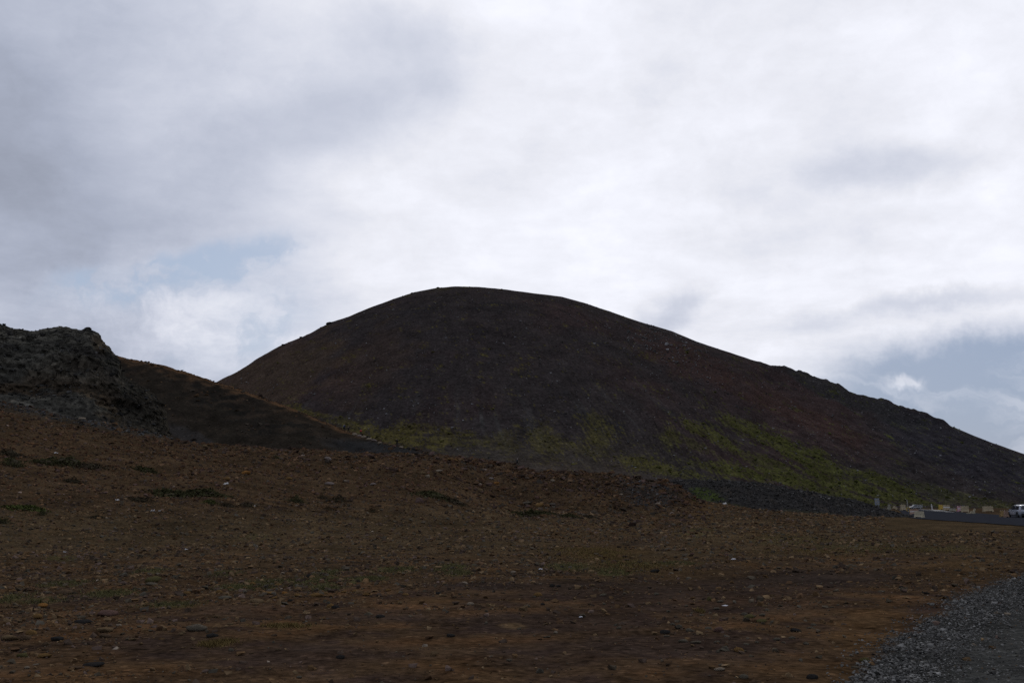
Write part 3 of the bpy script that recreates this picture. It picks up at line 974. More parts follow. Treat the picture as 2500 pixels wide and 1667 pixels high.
def gravel():
    n = 76000
    y = np.exp(rng.uniform(math.log(8.2), math.log(40), n))
    a = rng.uniform(0.25, 0.58, n)
    x = a * y
    z = G(a, y)
    px, py = proj(x, y, z)
    gs = gravel_side(px, py) + 22 * fbm(x * 0.8, y * 0.8, 3.0, 3)
    shoulder = (0.12 * sst(-110, -20, gs) + 0.88 * sst(-30, 25, gs)) * (1 - 0.80 * sst(150, 300, gs + 30 * fbm(x * 0.3, y * 0.3, 5.0, 2)))
    keep = rng.random(n) < shoulder
    gs = gs[keep]
    s = np.minimum(rng.uniform(0.011, 0.028, keep.sum()) * (1 - rng.random(keep.sum())) ** (-0.22), 0.10) * np.where(gs > 170, 0.72, 1.0)
    s = s * np.interp(y[keep], [8, 16, 40], [1, 1.15, 1.6])
    P = np.stack([x, y, z], -1)[keep]
    P[:, 2] += rng.uniform(-0.01, 0.03, len(P))
    g = rng.choice([0.055, 0.09, 0.12, 0.155, 0.20], len(P), p=[.25, .3, .25, .15, .05]) * rng.uniform(.8, 1.15, len(P))
    tint = g[:, None] * np.array([1.10, 1.05, 0.95])
    scatter("gravel", P, s, tint, M_STONES, kind="stuff", label="coarse grey crushed gravel along the track edge", category="gravel")
    # loose lumps on the dark berm
    n = 9000
    a = rng.uniform(0.14, 0.4, n)
    y = B_YC - np.abs(rng.normal(0, 6, n))
    P = np.stack([a * y, y, BERM(a, y)], -1)
    ok = BERM(a, y) > G(a, y) - 0.1
    s = np.minimum(0.10 * (1 - rng.random(n)) ** (-1 / 2.5), 0.45)
    tint = rng.choice([0.028, 0.042, 0.055, 0.08, 0.18], n, p=[.3, .3, .25, .14, .01])[:, None] * np.array([1.06, 1.0, 0.92])
    scatter("berm_gravel", P[ok], s[ok], tint[ok], M_STONES, kind="stuff", label="dark lumpy gravel on the berm by the road", category="gravel")


gravel()


def scree():
    # small pale boulders on the big hill
    n = 30000
    a = rng.uniform(-0.33, 0.56, n)
    s_ = rng.uniform(0.02, 0.97, n)
    yf, yc = h_f(a), h_y(a)
    y = yf + s_ * (yc - yf)
    x = a * y
    z = HILL(a, y)
    px, py = proj(x, y, z)
    nse = fbm(x * 0.05, y * 0.05, 3.0, 3)
    d = 0.24 + 0.26 * nse + 0.7 * blob(px, py, 1610, 845, 130, 42, 25) + 0.35 * blob(px, py, 1690, 920, 90, 60, 30) + 0.3 * blob(px, py, 1330, 800, 200, 40, 5) + 0.2 * blob(px, py, 1250, 980, 350, 60) + 0.25 * blob(px, py, 1950, 1040, 200, 60, 25) + 0.25 * sst(0.245, 0.27, a) * (s_ > 0.8)
    keep = rng.random(n) < d
    sz = np.minimum(0.23 * (1 - rng.random(n)) ** (-1 / 2.7), 1.1)
    sz = sz * (1 + 0.8 * blob(px, py, 1620, 850, 130, 50, 25))
    tint = rng.choice([0.05, 0.085, 0.125, 0.18, 0.24], n, p=[.26, .3, .24, .14, .06])[:, None] * np.array([1.03, 1.0, 0.98])
    P = np.stack([x, y, z], -1)
    scatter("scree", P[keep], sz[keep], tint[keep], M_STONES, kind="stuff", label="small pale boulders dotted over the dark cinder slope", category="scree")
    # skyline lumps, ridge lumps and outcrop lumps
    n = 1800
    a = rng.uniform(-0.45, 0.02, n)
    t = np.where(rng.random(n) < 0.5, rng.uniform(0.25, 1.0, n), rng.uniform(0.86, 1.0, n))
    wid = np.interp(a, [-0.45, -0.2, -0.1, 0.0, 0.06], [95, 80, 55, 30, 26])
    y = r_y(a) - wid * (1 - t)
    P = np.stack([a * y, y, RIDGE(a, y)], -1)
    sz = np.minimum(0.25 * (1 - rng.random(n)) ** (-1 / 2.2), 1.4)
    tint = pick(n, [4, 1, 5, 4, 6, 0.3, 1, 2, 0.05]) * 0.85
    q = OUT_V[rng.integers(0, len(OUT_V), 3200)]
    szq = np.minimum(0.17 * (1 - rng.random(len(q))) ** (-1 / 2.4), 0.9)
    tq = rng.choice([0.022, 0.035, 0.05, 0.075, 0.12], len(q), p=[.3, .3, .25, .12, .03])[:, None] * np.array([1.0, 0.96, 0.88])
    scatter("outcrop_blocks", q, szq, tq, M_STONES, kind="stuff", label="loose angular blocks littering the dark rock outcrop", category="rubble")
    scatter("ridge_stones", P, sz, tint, M_STONES, kind="stuff", label="scattered stones on the dark face of the brown ridge", category="stones")


scree()
_px = proj(MOSS_P[:, 0], MOSS_P[:, 1], MOSS_P[:, 2])[0]
_mt = lerp(np.array([0.080, 0.071, 0.023]), np.array([0.062, 0.067, 0.019]), sst(1300, 1900, _px)[:, None]) * rng.uniform(0.55, 1.3, len(MOSS_P))[:, None]
scatter("moss", MOSS_P, np.minimum(0.42 * (1 - rng.random(len(MOSS_P))) ** (-0.35), 1.5), _mt, M_STONES, flat=rng.uniform(0.5, 0.9, len(MOSS_P)), smooth=True, kind="stuff",
        label="olive green moss cushions on the lower slope of the big hill", category="moss")


# ------------------------------------------------------------------ single stones (the ones that stand out)
def ico_rock(seed, angular=0.0):
    r = np.random.default_rng(seed)
    bm = bmesh.new()
    bmesh.ops.create_icosphere(bm, subdivisions=2, radius=0.5)
    V = np.array([v.co[:] for v in bm.verts])
    n = V / np.linalg.norm(V, axis=1)[:, None]
    o = r.uniform(0, 60, 3)
    d = 1 + 0.22 * fbm(n[:, 0] * 1.3 + o[0], n[:, 1] * 1.3 + o[1], n[:, 2] * 1.3 + o[2], 3)
    # a few cut planes give facets
    V = V * d[:, None]
    for k in range(int(4 + 6 * angular)):
        q = r.normal(size=3)
        q /= np.linalg.norm(q)
        lim = r.uniform(0.30, 0.42)
        h = V @ q
        V = V - np.where(h > lim, (h - lim) * 0.85, 0)[:, None] * q
    V = V * np.array([1, r.uniform(0.7, 0.95), r.uniform(0.55, 0.8)])
    V[:, 0] /= (V[:, 0].max() - V[:, 0].min())
    for v, p in zip(bm.verts, V):
        v.co = p
    for f in bm.faces:
        f.smooth = angular < 0.5
    me = bpy.data.meshes.new("stone")
    bm.to_mesh(me)
    bm.free()
    return me


STONE_ME = [ico_rock(300 + i, (i % 3) * 0.45) for i in range(12)]
for me_ in STONE_ME:
    me_.materials.append(None)


def stone_mat(name, c):
    return mat_plain(name, c, 0.95, var=0.4, scale=14, spec=0.0, bump=0.6)


SM = {
    "tan": stone_mat("tan_stone", (0.125, 0.085, 0.046)), "ochre": stone_mat("ochre_stone", (0.150, 0.088, 0.034)), "orange": stone_mat("orange_stone", (0.22, 0.105, 0.032)),
    "brown": stone_mat("brown_stone", (0.085, 0.056, 0.034)), "dark": stone_mat("dark_stone", (0.030, 0.027, 0.024)), "grey": stone_mat("grey_stone", (0.098, 0.082, 0.059)),
    "pale": stone_mat("pale_stone", (0.20, 0.16, 0.115)), "red": stone_mat("reddish_stone", (0.105, 0.062, 0.048)), "olive": stone_mat("olive_stone", (0.085, 0.072, 0.030)),
    "lilac": stone_mat("lilac_stone", (0.17, 0.136, 0.116)), "white": stone_mat("white_stone", (0.62, 0.60, 0.60)),
}


def stone(px, py, w, colr, label, hgt=0.62, name="stone", cat="stone", group="stones lying on the brown soil", on=("ground",), k=None, rz=None):
    p, m = hit(px, py + w * hgt * 0.35, on)
    s = w * m * 1.12
    o = bpy.data.objects.new(name, STONE_ME[random.randrange(12) if k is None else k])
    COL.objects.link(o)
    o.material_slots[0].link = "OBJECT"
    o.material_slots[0].material = SM[colr]
    o.location = (p.x, p.y, p.z + s * hgt * 0.2)
    o.scale = (s, s * random.uniform(0.8, 1.0), s * hgt * 1.35)
    o.rotation_euler = (random.uniform(-.15, .15), random.uniform(-.15, .15), random.uniform(-.5, .5) if rz is None else rz)
    o["label"], o["category"] = label, cat
    if group:
        o["group"] = group
    return o


STONES = [
    (105, 1476, 22, "orange", "bright orange flat stone on dark soil near the left edge"),
    (92, 1503, 22, "ochre", "ochre stone just below the bright orange stone at the left edge"),
    (24, 1554, 44, "tan", "long tan boulder touching the left edge, low in the foreground", .4),
    (76, 1543, 24, "ochre", "ochre knobbly stone just right of the long tan boulder"),
    (62, 1555, 24, "brown", "rounded brown stone wedged beside the long tan boulder"),
    (107, 1598, 32, "ochre", "pitted ochre stone in the bottom left, above two pale chips", .5),
    (55, 1598, 27, "olive", "olive brown domed stone left of the pitted ochre one", .5),
    (138, 1557, 28, "dark", "dark upright clod in the lower left foreground", .6),
    (254, 1535, 38, "tan", "broad tan stone, upper of two stacked in the left foreground", .45),
    (257, 1550, 30, "brown", "lumpy brown stone just below the broad tan stone", .45),
    (262, 1494, 48, "red", "wide reddish brown boulder half buried in the left foreground", .4),
    (290, 1525, 15, "pale", "small pale oval stone right of the wide reddish boulder", .45),
    (374, 1412, 36, "olive", "big domed earthy boulder at the edge of the grass tufts", .55),
    (370, 1424, 26, "grey", "grey green stone lying directly below the domed earthy boulder", .4),
    (155, 1444, 34, "brown", "long brown mounded stone between grass tufts on the left", .4),
    (479, 1531, 44, "grey", "large rough grey stone alone on smooth soil, left of centre", .42),
    (441, 1546, 13, "tan", "little tan stone below the large rough grey stone", .6),
    (203, 1515, 42, "dark", "long dark clod in the left foreground stones", .35),
    (86, 1621, 13, "pale", "pale flat chip at the bottom left", .4),
    (66, 1628, 13, "pale", "pale pointed chip at the bottom left, left of the flat chip", .5),
    (363, 1538, 20, "grey", "flat grey stone left of the little tan stone", .35),
    (323, 1559, 19, "tan", "tan flattish stone on bare soil in the lower left", .4),
    (228, 1620, 52, "dark", "long low dark clod close to the bottom left", .2),
    (185, 1627, 30, "brown", "brown low clod left of the long dark clod near the bottom", .35),
    (807, 1478, 17, "ochre", "rounded ochre stone touching a dark one, left of centre", .7),
    (819, 1480, 18, "dark", "rounded dark stone touching an ochre one, left of centre", .7),
    (773, 1451, 28, "ochre", "ochre lumpy stone with pale top beside the grass tufts", .5),
    (831, 1602, 20, "dark", "dark pointed stone low in the foreground, left of centre", .6),
    (517, 1550, 26, "dark", "blue black stone in front of a dry straw tuft", .45),
    (564, 1585, 13, "grey", "small round grey stone on smooth dark soil", .75),
    (730, 1651, 13, "grey", "small grey pebble at the bottom, left of centre", .6),
    (612, 1628, 12, "tan", "small tan pebble near the bottom, left of centre", .6),
    (928, 1503, 22, "dark", "dark ragged clod on smooth soil just left of centre", .4),
    (976, 1470, 12, "tan", "upright tan stone just left of centre", .9),
    (990, 1484, 13, "brown", "brown wedge stone below the upright tan stone", .6),
    (756, 1405, 16, "dark", "dark cone shaped stone among the grass tufts", .75),
    (549, 1457, 32, "grey", "long grey green flat stone below the grass tufts", .28),
    (627, 1465, 34, "tan", "long tan stone lying below the line of grass tufts", .3),
    (653, 1446, 26, "ochre", "ochre broad stone under the line of grass tufts", .4),
    (695, 1446, 14, "orange", "orange brown stone right of the ochre broad stone", .7),
    (859, 1422, 20, "olive", "olive flat stone right of the grass tufts", .4),
    (711, 1464, 15, "dark", "small black clod below the grass tufts", .4),
    (1314, 1450, 21, "ochre", "ochre domed stone alone on dark soil at the centre", .55),
    (1148, 1473, 18, "pale", "pale tan pyramid stone left of the ochre domed stone", .55),
    (1168, 1476, 16, "brown", "brown stone right beside the pale pyramid stone", .5),
    (1288, 1478, 15, "grey", "grey stone with a light tip below the ochre domed stone", .45),
    (1325, 1473, 10, "dark", "small dark round stone below the ochre domed stone", .9),
    (1132, 1422, 20, "pale", "pale flat stone behind the pyramid stone at the centre", .4),
    (1184, 1398, 14, "brown", "brown round stone at the back edge of the dark soil, leftmost of three", .6),
    (1228, 1400, 18, "brown", "brown lumpy stone at the back edge of the dark soil, middle of three", .6),
    (1253, 1395, 12, "pale", "pale topped stone at the back edge of the dark soil, rightmost of three", .6),
    (1320, 1388, 9, "white", "bright white stone at the back edge of the dark soil", .5),
    (1348, 1428, 12, "dark", "dark round stone, left of a matching pair on dark soil", .75),
    (1363, 1429, 12, "dark", "dark round stone, right of a matching pair on dark soil", .7),
    (1447, 1427, 11, "tan", "tan round stone right of the matching dark pair", .7),
    (1101, 1549, 20, "dark", "dark brown stone on smooth soil below the tan sandy patch", .55),
    (1357, 1542, 10, "pale", "pale upright chip right of the tan sandy patch", .9),
    (1335, 1553, 18, "grey", "grey flat stone below the pale upright chip", .35),
    (1243, 1609, 14, "grey", "grey stone in the lower centre of the foreground", .5),
    (1070, 1447, 13, "dark", "dark stone left of a tan one, left of the pale pyramid", .6),
    (1084, 1452, 15, "tan", "tan flat stone left of the pale pyramid", .45),
    (1471, 1451, 14, "grey", "grey stone on dark soil right of centre", .5),
    (1599, 1392, 20, "dark", "black wedge shaped stone at the edge of the grassy patch", .6),
    (1790, 1364, 12, "white", "white flat stone lying right of the grassy patch", .35),
    (1732, 1461, 11, "olive", "upright olive stone right of centre", 1.1),
    (1770, 1477, 13, "white", "white thin stone below the upright olive stone", .3),
    (1754, 1535, 22, "red", "reddish rounded boulder in the stone cluster right of centre", .75),
    (1729, 1532, 16, "grey", "blue grey pointed stone left of the reddish boulder", .6),
    (1859, 1514, 25, "olive", "olive domed stone at the right of the stone cluster", .5),
    (1829, 1503, 26, "olive", "elongated olive stone above the olive domed stone", .4),
    (1624, 1541, 24, "dark", "black mossy boulder at the left of the stone cluster", .55),
    (1641, 1545, 12, "brown", "brown stone touching the black mossy boulder", .7),
    (1627, 1551, 14, "grey", "grey stone in front of the black mossy boulder", .4),
    (1943, 1537, 24, "dark", "dark blue grey boulder on orange soil, right foreground", .5),
    (1896, 1559, 17, "grey", "grey blocky stone below the dark blue grey boulder", .5),
    (1805, 1585, 24, "ochre", "ochre split stone in the right foreground", .55),
    (1766, 1585, 21, "grey", "grey slab left of the ochre split stone", .4),
    (1756, 1632, 24, "pale", "pale flat slab near the bottom, right of centre", .35),
    (1761, 1622, 14, "grey", "small grey slab just behind the pale flat slab", .4),
    (1816, 1650, 21, "grey", "grey angular stone at the bottom, right of centre", .65),
    (1842, 1664, 26, "brown", "brown stone cut by the bottom edge, right of centre", .5),
    (1984, 1650, 26, "dark", "black boulder at the bottom right, left of the gravel", .6),
    (1668, 1563, 22, "grey", "jagged grey stone, leftmost of a low grey row", .45),
    (1698, 1566, 24, "grey", "jagged grey stone, middle of a low grey row", .4),
    (1751, 1566, 17, "grey", "thin grey slab, rightmost of a low grey row", .35),
    (1868, 1478, 13, "tan", "tan stone behind the olive domed stone", .7),
    (1760, 1513, 12, "red", "small reddish stone above the reddish rounded boulder", .5),
    (1417, 1505, 9, "white", "tiny white pebble right of the tan sandy patch", .5),
    (2200, 1431, 11, "dark", "small black stone on brown soil left of the gravel track", .6),
    (2260, 1446, 16, "dark", "dark clod between the small black stone and the gravel", .5),
    (2309, 1456, 16, "dark", "dark stone at the far lip of the gravel", .5),
    (2028, 1448, 11, "tan", "tan stone on purplish soil in the right foreground", .5),
    (2078, 1598, 11, "pale", "pale stone, upper of two left of the gravel", .6),
    (2073, 1607, 15, "tan", "tan stone, lower of two left of the gravel", .5),
    (2112, 1609, 26, "olive", "olive flat rock with dark underside at the gravel edge", .45),
    (2088, 1627, 17, "grey", "grey flat stone at the gravel edge, bottom right", .45),
    (2434, 1495, 15, "pale", "pale stone on the gravel track, left of a pair", .45),
    (2460, 1497, 19, "pale", "pale stone on the gravel track, right of a pair", .45),
    (2377, 1573, 12, "pale", "single pale cobble on the gravel track", .6),
    (2272, 1362, 12, "brown", "brown stone on the far soil above the gravel", .5),
    (1923, 1330, 14, "tan", "tan stone on the far soil below the dark berm", .6),
    (1872, 1337, 14, "brown", "brown stone left of the tan stone below the dark berm", .5),
    (1775, 1353, 11, "red", "reddish stone near the white flat stone on the far soil", .6),
    (1690, 1351, 9, "red", "pinkish stone on the far soil left of the white flat stone", .6),
    (800, 1119, 17, "lilac", "pale lilac boulder standing on the skyline of the slope", .6),
    (600, 1152, 23, "orange", "big orange brown boulder on the upper slope, left of centre", .6),
    (553, 1168, 18, "ochre", "ochre boulder left below the big orange one on the slope", .55),
    (705, 1167, 14, "ochre", "ochre flat boulder right of the big orange one on the slope", .5),
    (804, 1179, 22, "lilac", "pale broken boulder below the lilac boulder on the slope", .5),
    (910, 1181, 14, "lilac", "long leaning slab right of the pale broken boulder", .6),
    (844, 1173, 12, "pale", "pale slab between the broken boulder and the leaning slab", .4),
    (1106, 1121, 26, "ochre", "long ochre slab on the crest where the dark tongue ends", .3),
    (1072, 1148, 17, "pale", "pale flat topped slab below the long ochre slab", .45),
    (1032, 1153, 13, "tan", "tan upright slab on the rubble crest, left of two leaning", .9),
    (1044, 1161, 11, "pale", "pale upright slab on the rubble crest, right of two leaning", .9),
    (1167, 1180, 18, "pale", "pale leaning slab in the middle of the rubble bank", .5),
    (1210, 1178, 16, "orange", "orange boulder on the rubble bank below a pink slab", .6),
    (1200, 1167, 14, "lilac", "pinkish slab on the rubble bank above the orange boulder", .5),
    (1173, 1196, 12, "tan", "tan upright boulder low on the rubble bank", .9),
    (1317, 1231, 22, "ochre", "large light tan boulder at the foot of the rubble bank", .6),
    (1283, 1227, 20, "grey", "grey arched boulder left of the large light tan boulder", .45),
    (1340, 1149, 18, "ochre", "ochre boulder on the crest of the rubble bank", .6),
    (1349, 1172, 10, "pale", "pale thin slab below the ochre boulder on the crest", .7),
    (1395, 1238, 12, "tan", "tan boulder at the foot of the rubble bank, right of the light one", .7),
    (1455, 1233, 13, "tan", "tan boulder at the right foot of the rubble bank", .5),
    (1606, 1229, 12, "pale", "pale boulder on the dark rubble at the right end of the bank", .7),
    (1517, 1206, 9, "pale", "small pale boulder half way up the right end of the bank", .7),
    (1620, 1203, 13, "red", "reddish boulder high on the right end of the bank", .5),
    (1685, 1262, 16, "dark", "dark clod on the orange soil by the faint track", .4),
    (200, 1017, 18, "pale", "pale boulder at the foot of the rock outcrop", .5),
    (395, 1078, 12, "tan", "tan boulder on the crest below the right end of the outcrop", .6),
    (500, 1088, 13, "tan", "tan boulder on the slope crest against the dark ridge", .6),
    (1376, 1149, 8, "dark", "black boulder poking over the crest of the rubble bank", .9),
]
for q in STONES:
    stone(*q)

# more stones of the same field that the photograph lets one count
CLS = [("tan", "tan stone among the many strewn over the left foreground soil", "tan stones of the left foreground", (20, 720), (1400, 1560), 34),
       ("brown", "brown stone among the many strewn over the left foreground soil", "brown stones of the left foreground", (10, 760), (1390, 1600), 34),
       ("ochre", "ochre stone among the many strewn along the grass tufts", "ochre stones along the grass tufts", (430, 1000), (1415, 1470), 22),
       ("brown", "brown pebble lying on the dark soil in mid foreground", "brown pebbles on the dark soil", (1000, 1560), (1400, 1480), 20),
       ("grey", "grey pebble scattered over the right foreground soil", "grey pebbles of the right foreground", (1500, 2050), (1440, 1600), 26),
       ("red", "reddish block in the rubble bank below the crest", "reddish blocks of the rubble bank", (900, 1550), (1165, 1225), 24),
       ("tan", "tan stone on the far brown soil below the dark berm", "tan stones on the far soil", (1700, 2300), (1300, 1370), 16)]
import re as _re

_cut = _re.compile(r"(,| on | in | at | below | near | just | touching | wedged | lying | half | right | left | beside | between | alone | directly | among | with | close | behind | under | above | standing | from | and | where | poking | low | high )")
LAND = {}
for q in STONES:
    sh = _cut.split(q[4])[0].strip()
    LAND.setdefault(sh, []).append((q[0], q[1]))
LAND = [(k, v[0]) for k, v in LAND.items() if len(v) == 1]
USED = set()


def own_label(px, py, colr):
    near = sorted(LAND, key=lambda t: math.hypot(t[1][0] - px, 2.2 * (t[1][1] - py)))[:6]
    for sz in ("small", "little", "tiny"):
        for sh, (qx, qy) in near:
            dx_, dy_ = px - qx, 2.2 * (py - qy)
            far = "just" if math.hypot(dx_, dy_) < 70 else "a little way"
            way = ("right of" if dx_ > 0 else "left of") if abs(dx_) > abs(dy_) else ("in front of" if dy_ > 0 else "behind")
            lab = f"{sz} {colr} stone {far} {way} the {sh}"
            if lab not in USED and len(lab.split()) <= 16:
                USED.add(lab)
                return lab
    return None


for colr, lab, grp, xr, yr, n in CLS:
    for i in range(n):
        px_, py_ = random.uniform(*xr), random.uniform(*yr)
        if float(gravel_side(np.array(px_), np.array(py_))) > -30:
            continue
        stone(px_, py_, random.uniform(9, 15) if yr[0] > 1380 else random.uniform(6, 10), colr, own_label(px_, py_, {"red": "reddish"}.get(colr, colr)) or lab, random.uniform(.4, .75), group=grp)

# lumps breaking the hill's skyline
for px_, py_, w_, lab in [(803, 789, 15, "dark boulder breaking the left skyline of the big hill, largest of the row"), (692, 842, 10, "dark boulder low on the left skyline of the big hill"), (735, 824, 8, "dark boulder half way up the left skyline of the big hill"),
                          (1070, 703, 7, "lone dark boulder on the summit skyline of the big hill"), (1006, 716, 6, "small dark boulder left of the lone summit boulder")]:
    stone(px_, py_ - 1, w_, "dark", lab, .6, "boulder", "boulder", "boulders on the hill skyline", on=("hill",))

# boulders that edge the trail under the hikers
TRAIL = [(857, 1056, 10, "tan"), (866, 1061, 13, "pale"), (877, 1065, 11, "lilac"), (888, 1068, 12, "pale"), (901, 1073, 13, "pale"), (913, 1076, 12, "lilac"), (927, 1082, 12, "pale"),
         (940, 1084, 10, "tan"), (952, 1087, 10, "tan"), (962, 1090, 10, "red"), (979, 1093, 11, "pale")]
ORD = "first second third fourth fifth sixth seventh eighth ninth tenth last".split()
for i, (px_, py_, w_, c_) in enumerate(TRAIL):
    stone(px_, py_ - 2, w_, c_, f"{ORD[i]} of the boulders edging the trail, counted downhill from the hikers in dark blue", .62, "boulder", "boulder", "boulders edging the trail", on=("ridge",))
for i, (px_, py_, w_) in enumerate([(997, 1095, 9), (1009, 1097, 9), (1021, 1100, 10), (1031, 1103, 8), (1088, 1113, 10)]):
    stone(px_, py_ - 2, w_, "dark", f"{ORD[i]} dark boulder on the lip of the trail, right of the pale row", .75, "boulder", "boulder", "dark boulders on the trail lip", on=("ridge",))


# ------------------------------------------------------------------ low plants
def blades(name, spots, n, hgt, tint, mat, **props):
    """spots: (px, py, rx, ry) patches; n blades per patch, each one thin triangle"""
    Vs, Cs = [], []
    for (cx, cy, rx, ry, k) in spots:
        m = int(n * k * rx / 45)
        q = rng.normal(0, 0.5, (m, 2))
        c0, mp = hit(cx, cy, ("ground",))
        gx = c0.x + q[:, 0] * rx * mp
        gy = c0.y + q[:, 1] * ry * mp * (c0.y / EYE) * 0.9
        gy = np.maximum(gy, 6.0)
        gz = G(gx / gy, gy)
        h = hgt * rng.uniform(0.5, 1.3, m)
        th = rng.uniform(0, 6.28, m)
        wdt = 0.0035 * c0.y / 10 + 0.003
        lean = rng.normal(0, 0.6, (m, 2)) * h[:, None]
        b = np.stack([gx, gy, gz - 0.004], -1)
        d = np.stack([np.cos(th), np.sin(th), 0 * th], -1) * wdt
        tip = b + np.stack([lean[:, 0], lean[:, 1], h], -1)
        Vs.append(np.stack([b - d, b + d, tip], 1).reshape(-1, 3))
        Cs.append(np.repeat(np.array(tint)[None] * rng.uniform(0.6, 1.35, m)[:, None], 3, 0))
    V = np.concatenate(Vs)
    me = mesh_np(name, V, np.arange(len(V)).reshape(-1, 3), mat, np.concatenate(Cs), False)
    return obj(name, me, **props)


M_BLADE = mat_terrain("blade_tint", 4.0, 3.0, 0.0, contrast=0.2)
blades("grass", [g for g in GREEN if g[1] > 1370], 900, 0.05, (0.098, 0.088, 0.038), M_BLADE, kind="stuff", label="thin pale green grass in patches on the brown soil", category="grass")
blades("dry_grass", [(530, 1572, 40, 7, 1.), (700, 1528, 60, 5, .5), (1540, 1378, 90, 16, 1.), (1420, 1348, 110, 14, .9), (1480, 1352, 60, 10, 1.), (1640, 1270, 70, 20, .8), (2000, 1345, 160, 12, .6), (1708, 1492, 9, 3, 1.), (2250, 1345, 160, 10, .5), (1900, 1310, 140, 12, .6)], 700, 0.055, (0.135, 0.095, 0.036), M_BLADE,
       kind="stuff", label="dry straw coloured grass among the stones", category="grass")

M_SHRUB = mat_terrain("low_shrub", 5.0, 4.0, 0.3, contrast=0.4)


def shrub(px, py, w, h, tint, label, name="low_shrub", core=0.5):
    core = 0.95 if py < 1142 and px < 260 else core
    p, m = hit(px, py + h * 0.4, ("ground",))
    W_, H_ = w * m, h * m
    r = np.random.default_rng(int(px * 7 + py))
    n = 620
    o = r.uniform(0, 50)
    q = r.normal(0, 0.5, (n, 2))
    rad2 = (q ** 2).sum(1)
    lump = np.clip(0.75 + 0.6 * fbm(q[:, 0] * 1.7 + o, q[:, 1] * 1.7, 0.0, 3), 0.15, 1.4)
    P = np.stack([q[:, 0] * W_ / 2, q[:, 1] * W_ * 0.42, H_ * lump * np.exp(-rad2 * 1.1) * r.uniform(0.25, 1.0, n)], -1)
    P[:, 2] += G((p.x + P[:, 0]) / (p.y + P[:, 1]), p.y + P[:, 1]) - p.z + 0.03
    sz = 0.032 * W_ * r.uniform(0.5, 1.5, n)
    d1 = r.normal(size=(n, 3)) * np.array([1, 1, 0.5])
    d1 /= np.linalg.norm(d1, axis=1)[:, None]
    d2 = np.cross(d1, r.normal(size=(n, 3)))
    d2 /= np.linalg.norm(d2, axis=1)[:, None] + 1e-6
    V = np.stack([P - d1 * sz[:, None], P + d2 * sz[:, None] * 0.6, P + d1 * sz[:, None], P - d2 * sz[:, None] * 0.6], 1).reshape(-1, 3)
    F = np.arange(4 * n).reshape(-1, 4)
    C = np.repeat(np.array(tint)[None] * r.uniform(0.5, 1.4, n)[:, None], 4, 0)
    root = empty(name, (p.x, p.y, p.z - 0.05 * H_), 0.0, label=label, category="shrub", group="low shrubs and mossy hummocks on the slope")
    obj("foliage", mesh_np("foliage", V, F, M_SHRUB, C, False), root)
    # woody core so that the plant is closed
    bm = bmesh.new()
    bmesh.ops.create_icosphere(bm, subdivisions=2, radius=1)
    for v in bm.verts:
        k = 0.8 + 0.25 * float(perlin(v.co.x * 2 + o, v.co.y * 2, v.co.z * 2))
        v.co = Vector((v.co.x * W_ * 0.36 * k, v.co.y * W_ * 0.3 * k, max(v.co.z, -0.3) * H_ * core * k))
    me = bpy.data.meshes.new("hummock")
    bm.to_mesh(me)
    bm.free()
    me.materials.append(M_HUM)
    obj("hummock", me, root)


M_HUM = mat_plain("hummock_soil", (0.040, 0.032, 0.019), 0.95, var=0.4, scale=5, spec=0.03, bump=0.8)
DG, BG, OG, GG = (0.050, 0.048, 0.022), (0.056, 0.044, 0.027), (0.062, 0.042, 0.022), (0.058, 0.066, 0.020)
for q in [
    (25, 1105, 70, 20, BG, "brown hummock at the left edge on the upper slope"), (32, 1128, 62, 22, DG, "dark hummock with a green top at the left edge"),
    (28, 1120, 34, 9, GG, "small bright green tuft crowning the hummock at the left edge"),
    (110, 1126, 70, 16, DG, "dark shrub right of the green topped hummock"), (165, 1124, 100, 20, DG, "long dark shrub on the upper left slope"), (215, 1137, 90, 14, BG, "low brown shrub tailing right from the long dark shrub"),
    (355, 1145, 70, 13, DG, "dark green shrub patch on the slope under the outcrop"), (180, 1172, 52, 15, BG, "grey brown hummock below the long dark shrub"), (60, 1238, 100, 12, GG, "green grassy shrub low on the left slope"),
    (103, 1252, 26, 12, DG, "small dark shrub just below the green grassy shrub"), (8, 1270, 40, 20, DG, "dark shrub cut by the left edge"), (235, 1261, 36, 10, BG, "small brown hummock right of the green grassy shrub"),
    (420, 1203, 110, 14, DG, "long dark shrub in the middle of the left slope"), (500, 1200, 110, 18, DG, "wide dark shrub right of the long one on the slope"), (513, 1224, 40, 14, GG, "green shrub below the wide dark shrub"),
    (553, 1231, 40, 11, BG, "dark hummock right of the green shrub"), (605, 1231, 44, 11, BG, "grey hummock, second right of the green shrub"), (725, 1218, 44, 20, DG, "dark green shrub in the middle of the slope"),
    (787, 1212, 26, 12, BG, "small brown shrub right of the dark green one"), (827, 1216, 42, 18, BG, "brown bushy shrub in the middle of the slope"), (802, 1240, 22, 10, OG, "little russet tuft below the brown bushy shrub"),
    (910, 1244, 22, 13, OG, "russet tuft alone on the brown soil"), (340, 1218, 60, 12, BG, "faint grey shrub left of the long dark shrub"), (1055, 1205, 90, 14, DG, "dark green moss bank under the rubble crest"),
    (1110, 1222, 60, 10, BG, "brown heath bank right of the dark green moss bank"), (1298, 1252, 95, 16, DG, "dark shrub bank at the foot of the rubble bank"), (1393, 1258, 50, 11, DG, "dark shrub right of the bank at the rubble foot"),
    (1440, 1260, 40, 9, BG, "low brown shrub at the right foot of the rubble bank"), (675, 1116, 22, 10, DG, "green tuft just below the slope crest"), (1690, 1216, 18, 6, GG, "green tuft between the orange soil and the dark berm"),
]:
    shrub(*q)


